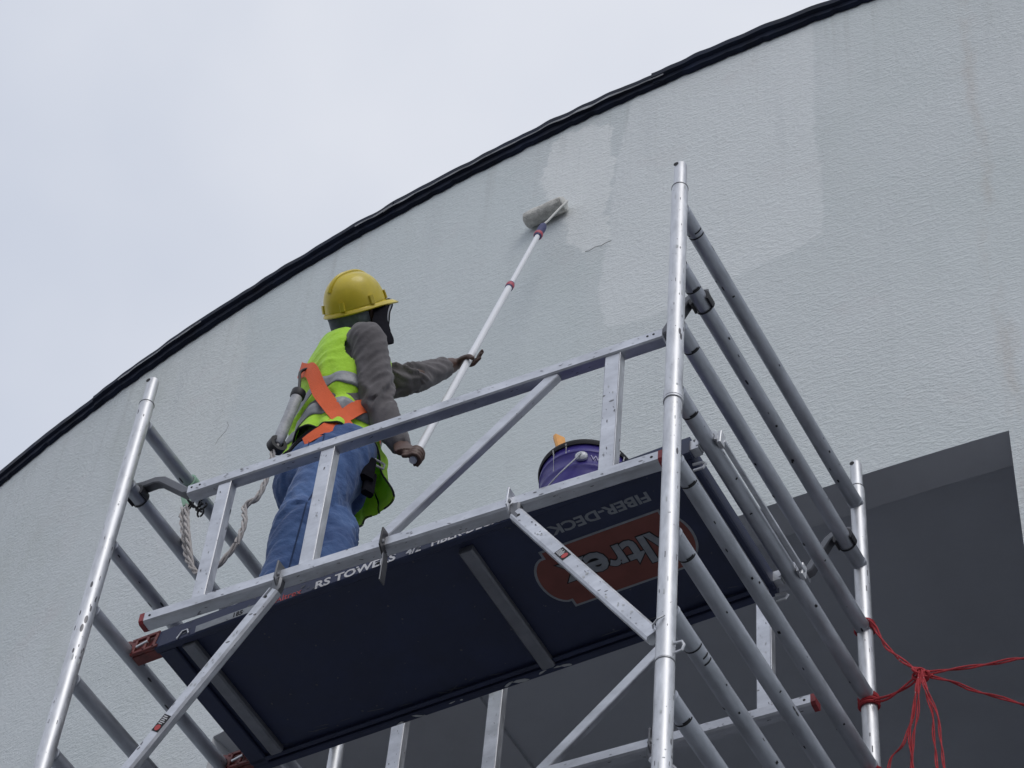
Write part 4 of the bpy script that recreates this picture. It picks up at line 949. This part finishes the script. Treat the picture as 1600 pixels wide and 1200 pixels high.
# ------------------------------------------------------------------ safety lanyard
lan = thing('safety_lanyard', 'white rope lanyard with grey absorber between worker and left frame', 'lanyard', V(-1.70, 0.30, 0.0))
def spline(P, k=8):
    P = [Vector(p) for p in P]; out = []
    for i in range(len(P)-1):
        q0, a, b_, q3 = P[max(i-1, 0)], P[i], P[i+1], P[min(i+2, len(P)-1)]
        for j in range(k):
            t = j/k; out.append(0.5*((2*a) + (b_-q0)*t + (2*q0-5*a+4*b_-q3)*t*t + (3*a-q0-3*b_+q3)*t**3))
    return out + [P[-1]]
def twisted(mb, path, r, strands=2, pitch=0.09, spread=1.0, n=7):
    L_ = 0; prev = None; fr_ = []
    for i, p in enumerate(path):
        d = (path[min(i+1, len(path)-1)] - path[max(i-1, 0)]).normalized()
        u = frame_of(d)[1] if prev is None else (prev - d*prev.dot(d)).normalized()
        prev = u; fr_.append((p, d.cross(u), u, L_))
        if i+1 < len(path): L_ += (path[i+1]-p).length
    for s_ in range(strands):
        ph = 2*math.pi*s_/strands
        mb.tube([p + (a*math.cos(ph+l_*2*math.pi/pitch) + u*math.sin(ph+l_*2*math.pi/pitch))*r*spread for p, a, u, l_ in fr_], r, n)
DR = V(-1.600, 0.312, 0.400); PT_ = V(-1.615, 0.305, 0.305); PB_ = V(-1.655, 0.300, 0.045)
b = MB(); b.tube(spline([DR + Vector((0.03, 0.02, 0.0)), DR + Vector((0.0, 0, 0.035)), DR + Vector((-0.025, -0.01, 0.02)), DR + Vector((-0.02, -0.01, -0.03)), PT_]), 0.0055, 8); part('hook', b, 'black_plastic', lan)
dpk = (PB_-PT_).normalized()
b = MB(); b.lathe(PT_, [(0.015, 0), (0.020, 0.012), (0.0205, 0.05), (0.0192, 0.13), (0.0205, 0.22), (0.0175, 0.262), (0.013, 0.270)], dpk, 20); part('shock_absorber', b, 'pack_grey', lan)
b = MB(); b.lathe(PT_ - dpk*0.006, [(0.019, 0), (0.0255, 0.006), (0.0255, 0.030), (0.022, 0.036)], dpk, 20); part('absorber_cap', b, 'black_plastic', lan)
b = MB(); arc_band(b, PB_ + dpk*0.012, RGT, 0.018, 0, 350, 0.030, 0.014, n=20); part('absorber_eye', b, 'black_plastic', lan)
b = MB()
p1 = spline([PB_ + dpk*0.01, PB_ + dpk*0.05 + Vector((-0.003, 0, 0)), V(-1.668, 0.30, -0.10), V(-1.688, 0.30, -0.215), V(-1.735, 0.30, -0.245), V(-1.722, 0.30, -0.335), V(-1.735, 0.30, -0.43)], 12); twisted(b, p1, 0.0044, 3, 0.12, 1.5)
p2 = spline([V(-1.735, 0.30, -0.43), V(-1.79, 0.30, -0.505), V(-1.86, 0.30, -0.515), V(-1.925, 0.30, -0.42), V(-1.965, 0.30, -0.30), V(-1.995, 0.30, -0.19), V(-2.005, 0.30, -0.12)], 10); twisted(b, p2, 0.0044, 3, 0.14, 1.4)
part('rope', b, 'rope_white', lan)
b = MB(); p3 = spline([V(-1.90, 0.30, -0.47), V(-1.935, 0.285, -0.32), V(-1.968, 0.29, -0.20), V(-1.985, 0.295, -0.12)], 8); twisted(b, p3, 0.0044, 3, 0.14, 1.4); part('rope_tail', b, 'rope_white', lan)
b = MB(); rnd = random.Random(3)
for i in range(9):
    c_ = V(-1.99 + rnd.uniform(-0.03, 0.05), 0.30 + rnd.uniform(-0.02, 0.03), -0.125 + rnd.uniform(-0.025, 0.02)); n_ = Vector((rnd.uniform(-1, 1), rnd.uniform(-1, 1), rnd.uniform(-1, 1))).normalized(); s_, u_ = frame_of(n_); r_ = rnd.uniform(0.012, 0.026)
    b.tube([c_ + (s_*math.cos(a*math.pi/6) + u_*math.sin(a*math.pi/6)*0.7)*r_ for a in range(12)], 0.0035, 6)
part('cord_lashing', b, 'black_plastic', lan)
b = MB()
for dy, wd in ((0.0, 0.022), (0.028, 0.010)):
    arc_band(b, V(-LX, 0.295+dy, 0), Vector((0, 1, 0)), RR+0.002, 0, 359, wd, 0.007, n=28)
b.beampath(spline([V(-LX-0.026, 0.293, -0.012), V(-LX-0.014, 0.295, -0.06), V(-1.998, 0.298, -0.11)]), 0.016, 0.005, hint=Vector((0, 1, 0)), ch=0.001)
b.beampath(spline([V(-LX+0.026, 0.300, -0.012), V(-LX+0.014, 0.300, -0.06), V(-1.99, 0.300, -0.11)]), 0.016, 0.005, hint=Vector((0, 1, 0)), ch=0.001)
part('sling', b, 'strap_green', lan)

# ------------------------------------------------------------------ red tie ropes at the rear right pole
tie = thing('tie_rope', 'red rope knotted to the rear right pole, tails hanging down', 'rope', V(0.19, 1.31, -0.92))
KN = V(0.193, 1.305, -0.915)
def rope(pts, r=0.0042, pitch=0.16, nm='strand'):
    sp_ = spline(pts, 12); b = MB()
    sp_ = [p + Vector((noise.noise(p*9), noise.noise(p*9+Vector((5, 0, 0))), noise.noise(p*9+Vector((0, 7, 0)))))*0.010*min(1, 4*min(i, len(sp_)-1-i)/len(sp_)) for i, p in enumerate(sp_)]
    twisted(b, sp_, r*0.62, 2, pitch*1.4, 1.3, 6); return part(nm, b, 'rope_red', tie)
rope([V(0.024, 1.322, -0.585), V(0.045, 1.318, -0.640), V(0.062, 1.315, -0.69), V(0.12, 1.31, -0.81), KN], 0.0055)
rope([V(0.028, 1.325, -0.945), V(0.075, 1.318, -0.955), V(0.13, 1.31, -0.945), KN], 0.0062)
anch1, anch2 = wp(1.42, -0.79, RW+0.01), wp(1.42, -1.20, RW+0.01)
rope([KN, lerp(KN, anch1, 0.5) + Vector((0, 0, -0.004)), anch1], 0.005); rope([KN, lerp(KN, anch2, 0.5) + Vector((0, 0, -0.004)), anch2], 0.0045)
b = MB()
for a_ in (anch1, anch2):
    b.tube([a_ + (wp(1.42, 0, RW+1)-wp(1.42, 0)).normalized()*-0.03, a_ + (wp(1.42, 0, RW+1)-wp(1.42, 0)).normalized()*0.01], 0.006, 8)
    s_, u_ = frame_of(Vector((1, 0, 0))); b.tube([a_ + (s_*math.cos(i*math.pi/6)+u_*math.sin(i*math.pi/6))*0.014 for i in range(13)], 0.004, 6)
part('anchor_eye', b, 'steel', tie)
for dx, zz, sw in ((-0.13, -1.35, 0.06), (-0.075, -1.55, 0.05), (-0.055, -1.62, -0.05), (0.035, -1.6, 0.05), (0.062, -1.58, 0.06)):
    rope([KN + Vector((0.004*sw/abs(sw), -0.008, 0.005)), KN + Vector((dx*0.18+sw*0.12, -0.022, -0.10)), KN + Vector((dx*0.55+sw*0.25, -0.02, -0.27)), V(KN.x+dx*0.85, 1.29, lerp(KN.z-Z0, zz, 0.75)), V(KN.x+dx, 1.29, zz)], 0.0036)
b = MB(); rnd = random.Random(5)
for i in range(10):
    n_ = Vector((rnd.uniform(-1, 1), rnd.uniform(-1, 1), rnd.uniform(-0.3, 0.3))).normalized(); s_, u_ = frame_of(n_); r_ = rnd.uniform(0.012, 0.020); c_ = KN + Vector((rnd.uniform(-0.012, 0.012), rnd.uniform(-0.01, 0.01), rnd.uniform(-0.008, 0.008)))
    b.tube([c_ + s_*math.cos(a*math.pi/6)*r_ + u_*math.sin(a*math.pi/6)*r_*0.8 for a in range(13)], 0.0048, 6)
part('knot', b, 'rope_red', tie)
for zc, nt_ in ((-0.935, 4), (-0.60, 3), (-1.24, 3)):
    b = MB()
    for i in range(nt_):
        c_ = V(0, W, zc + 0.010*i); b.tube([c_ + Vector((math.cos(a*math.pi/9)*(RP+0.005), math.sin(a*math.pi/9)*(RP+0.005), 0.006*math.sin(a*math.pi/9+i))) for a in range(19)], 0.0052, 6)
    part('wrap', b, 'rope_red', tie)
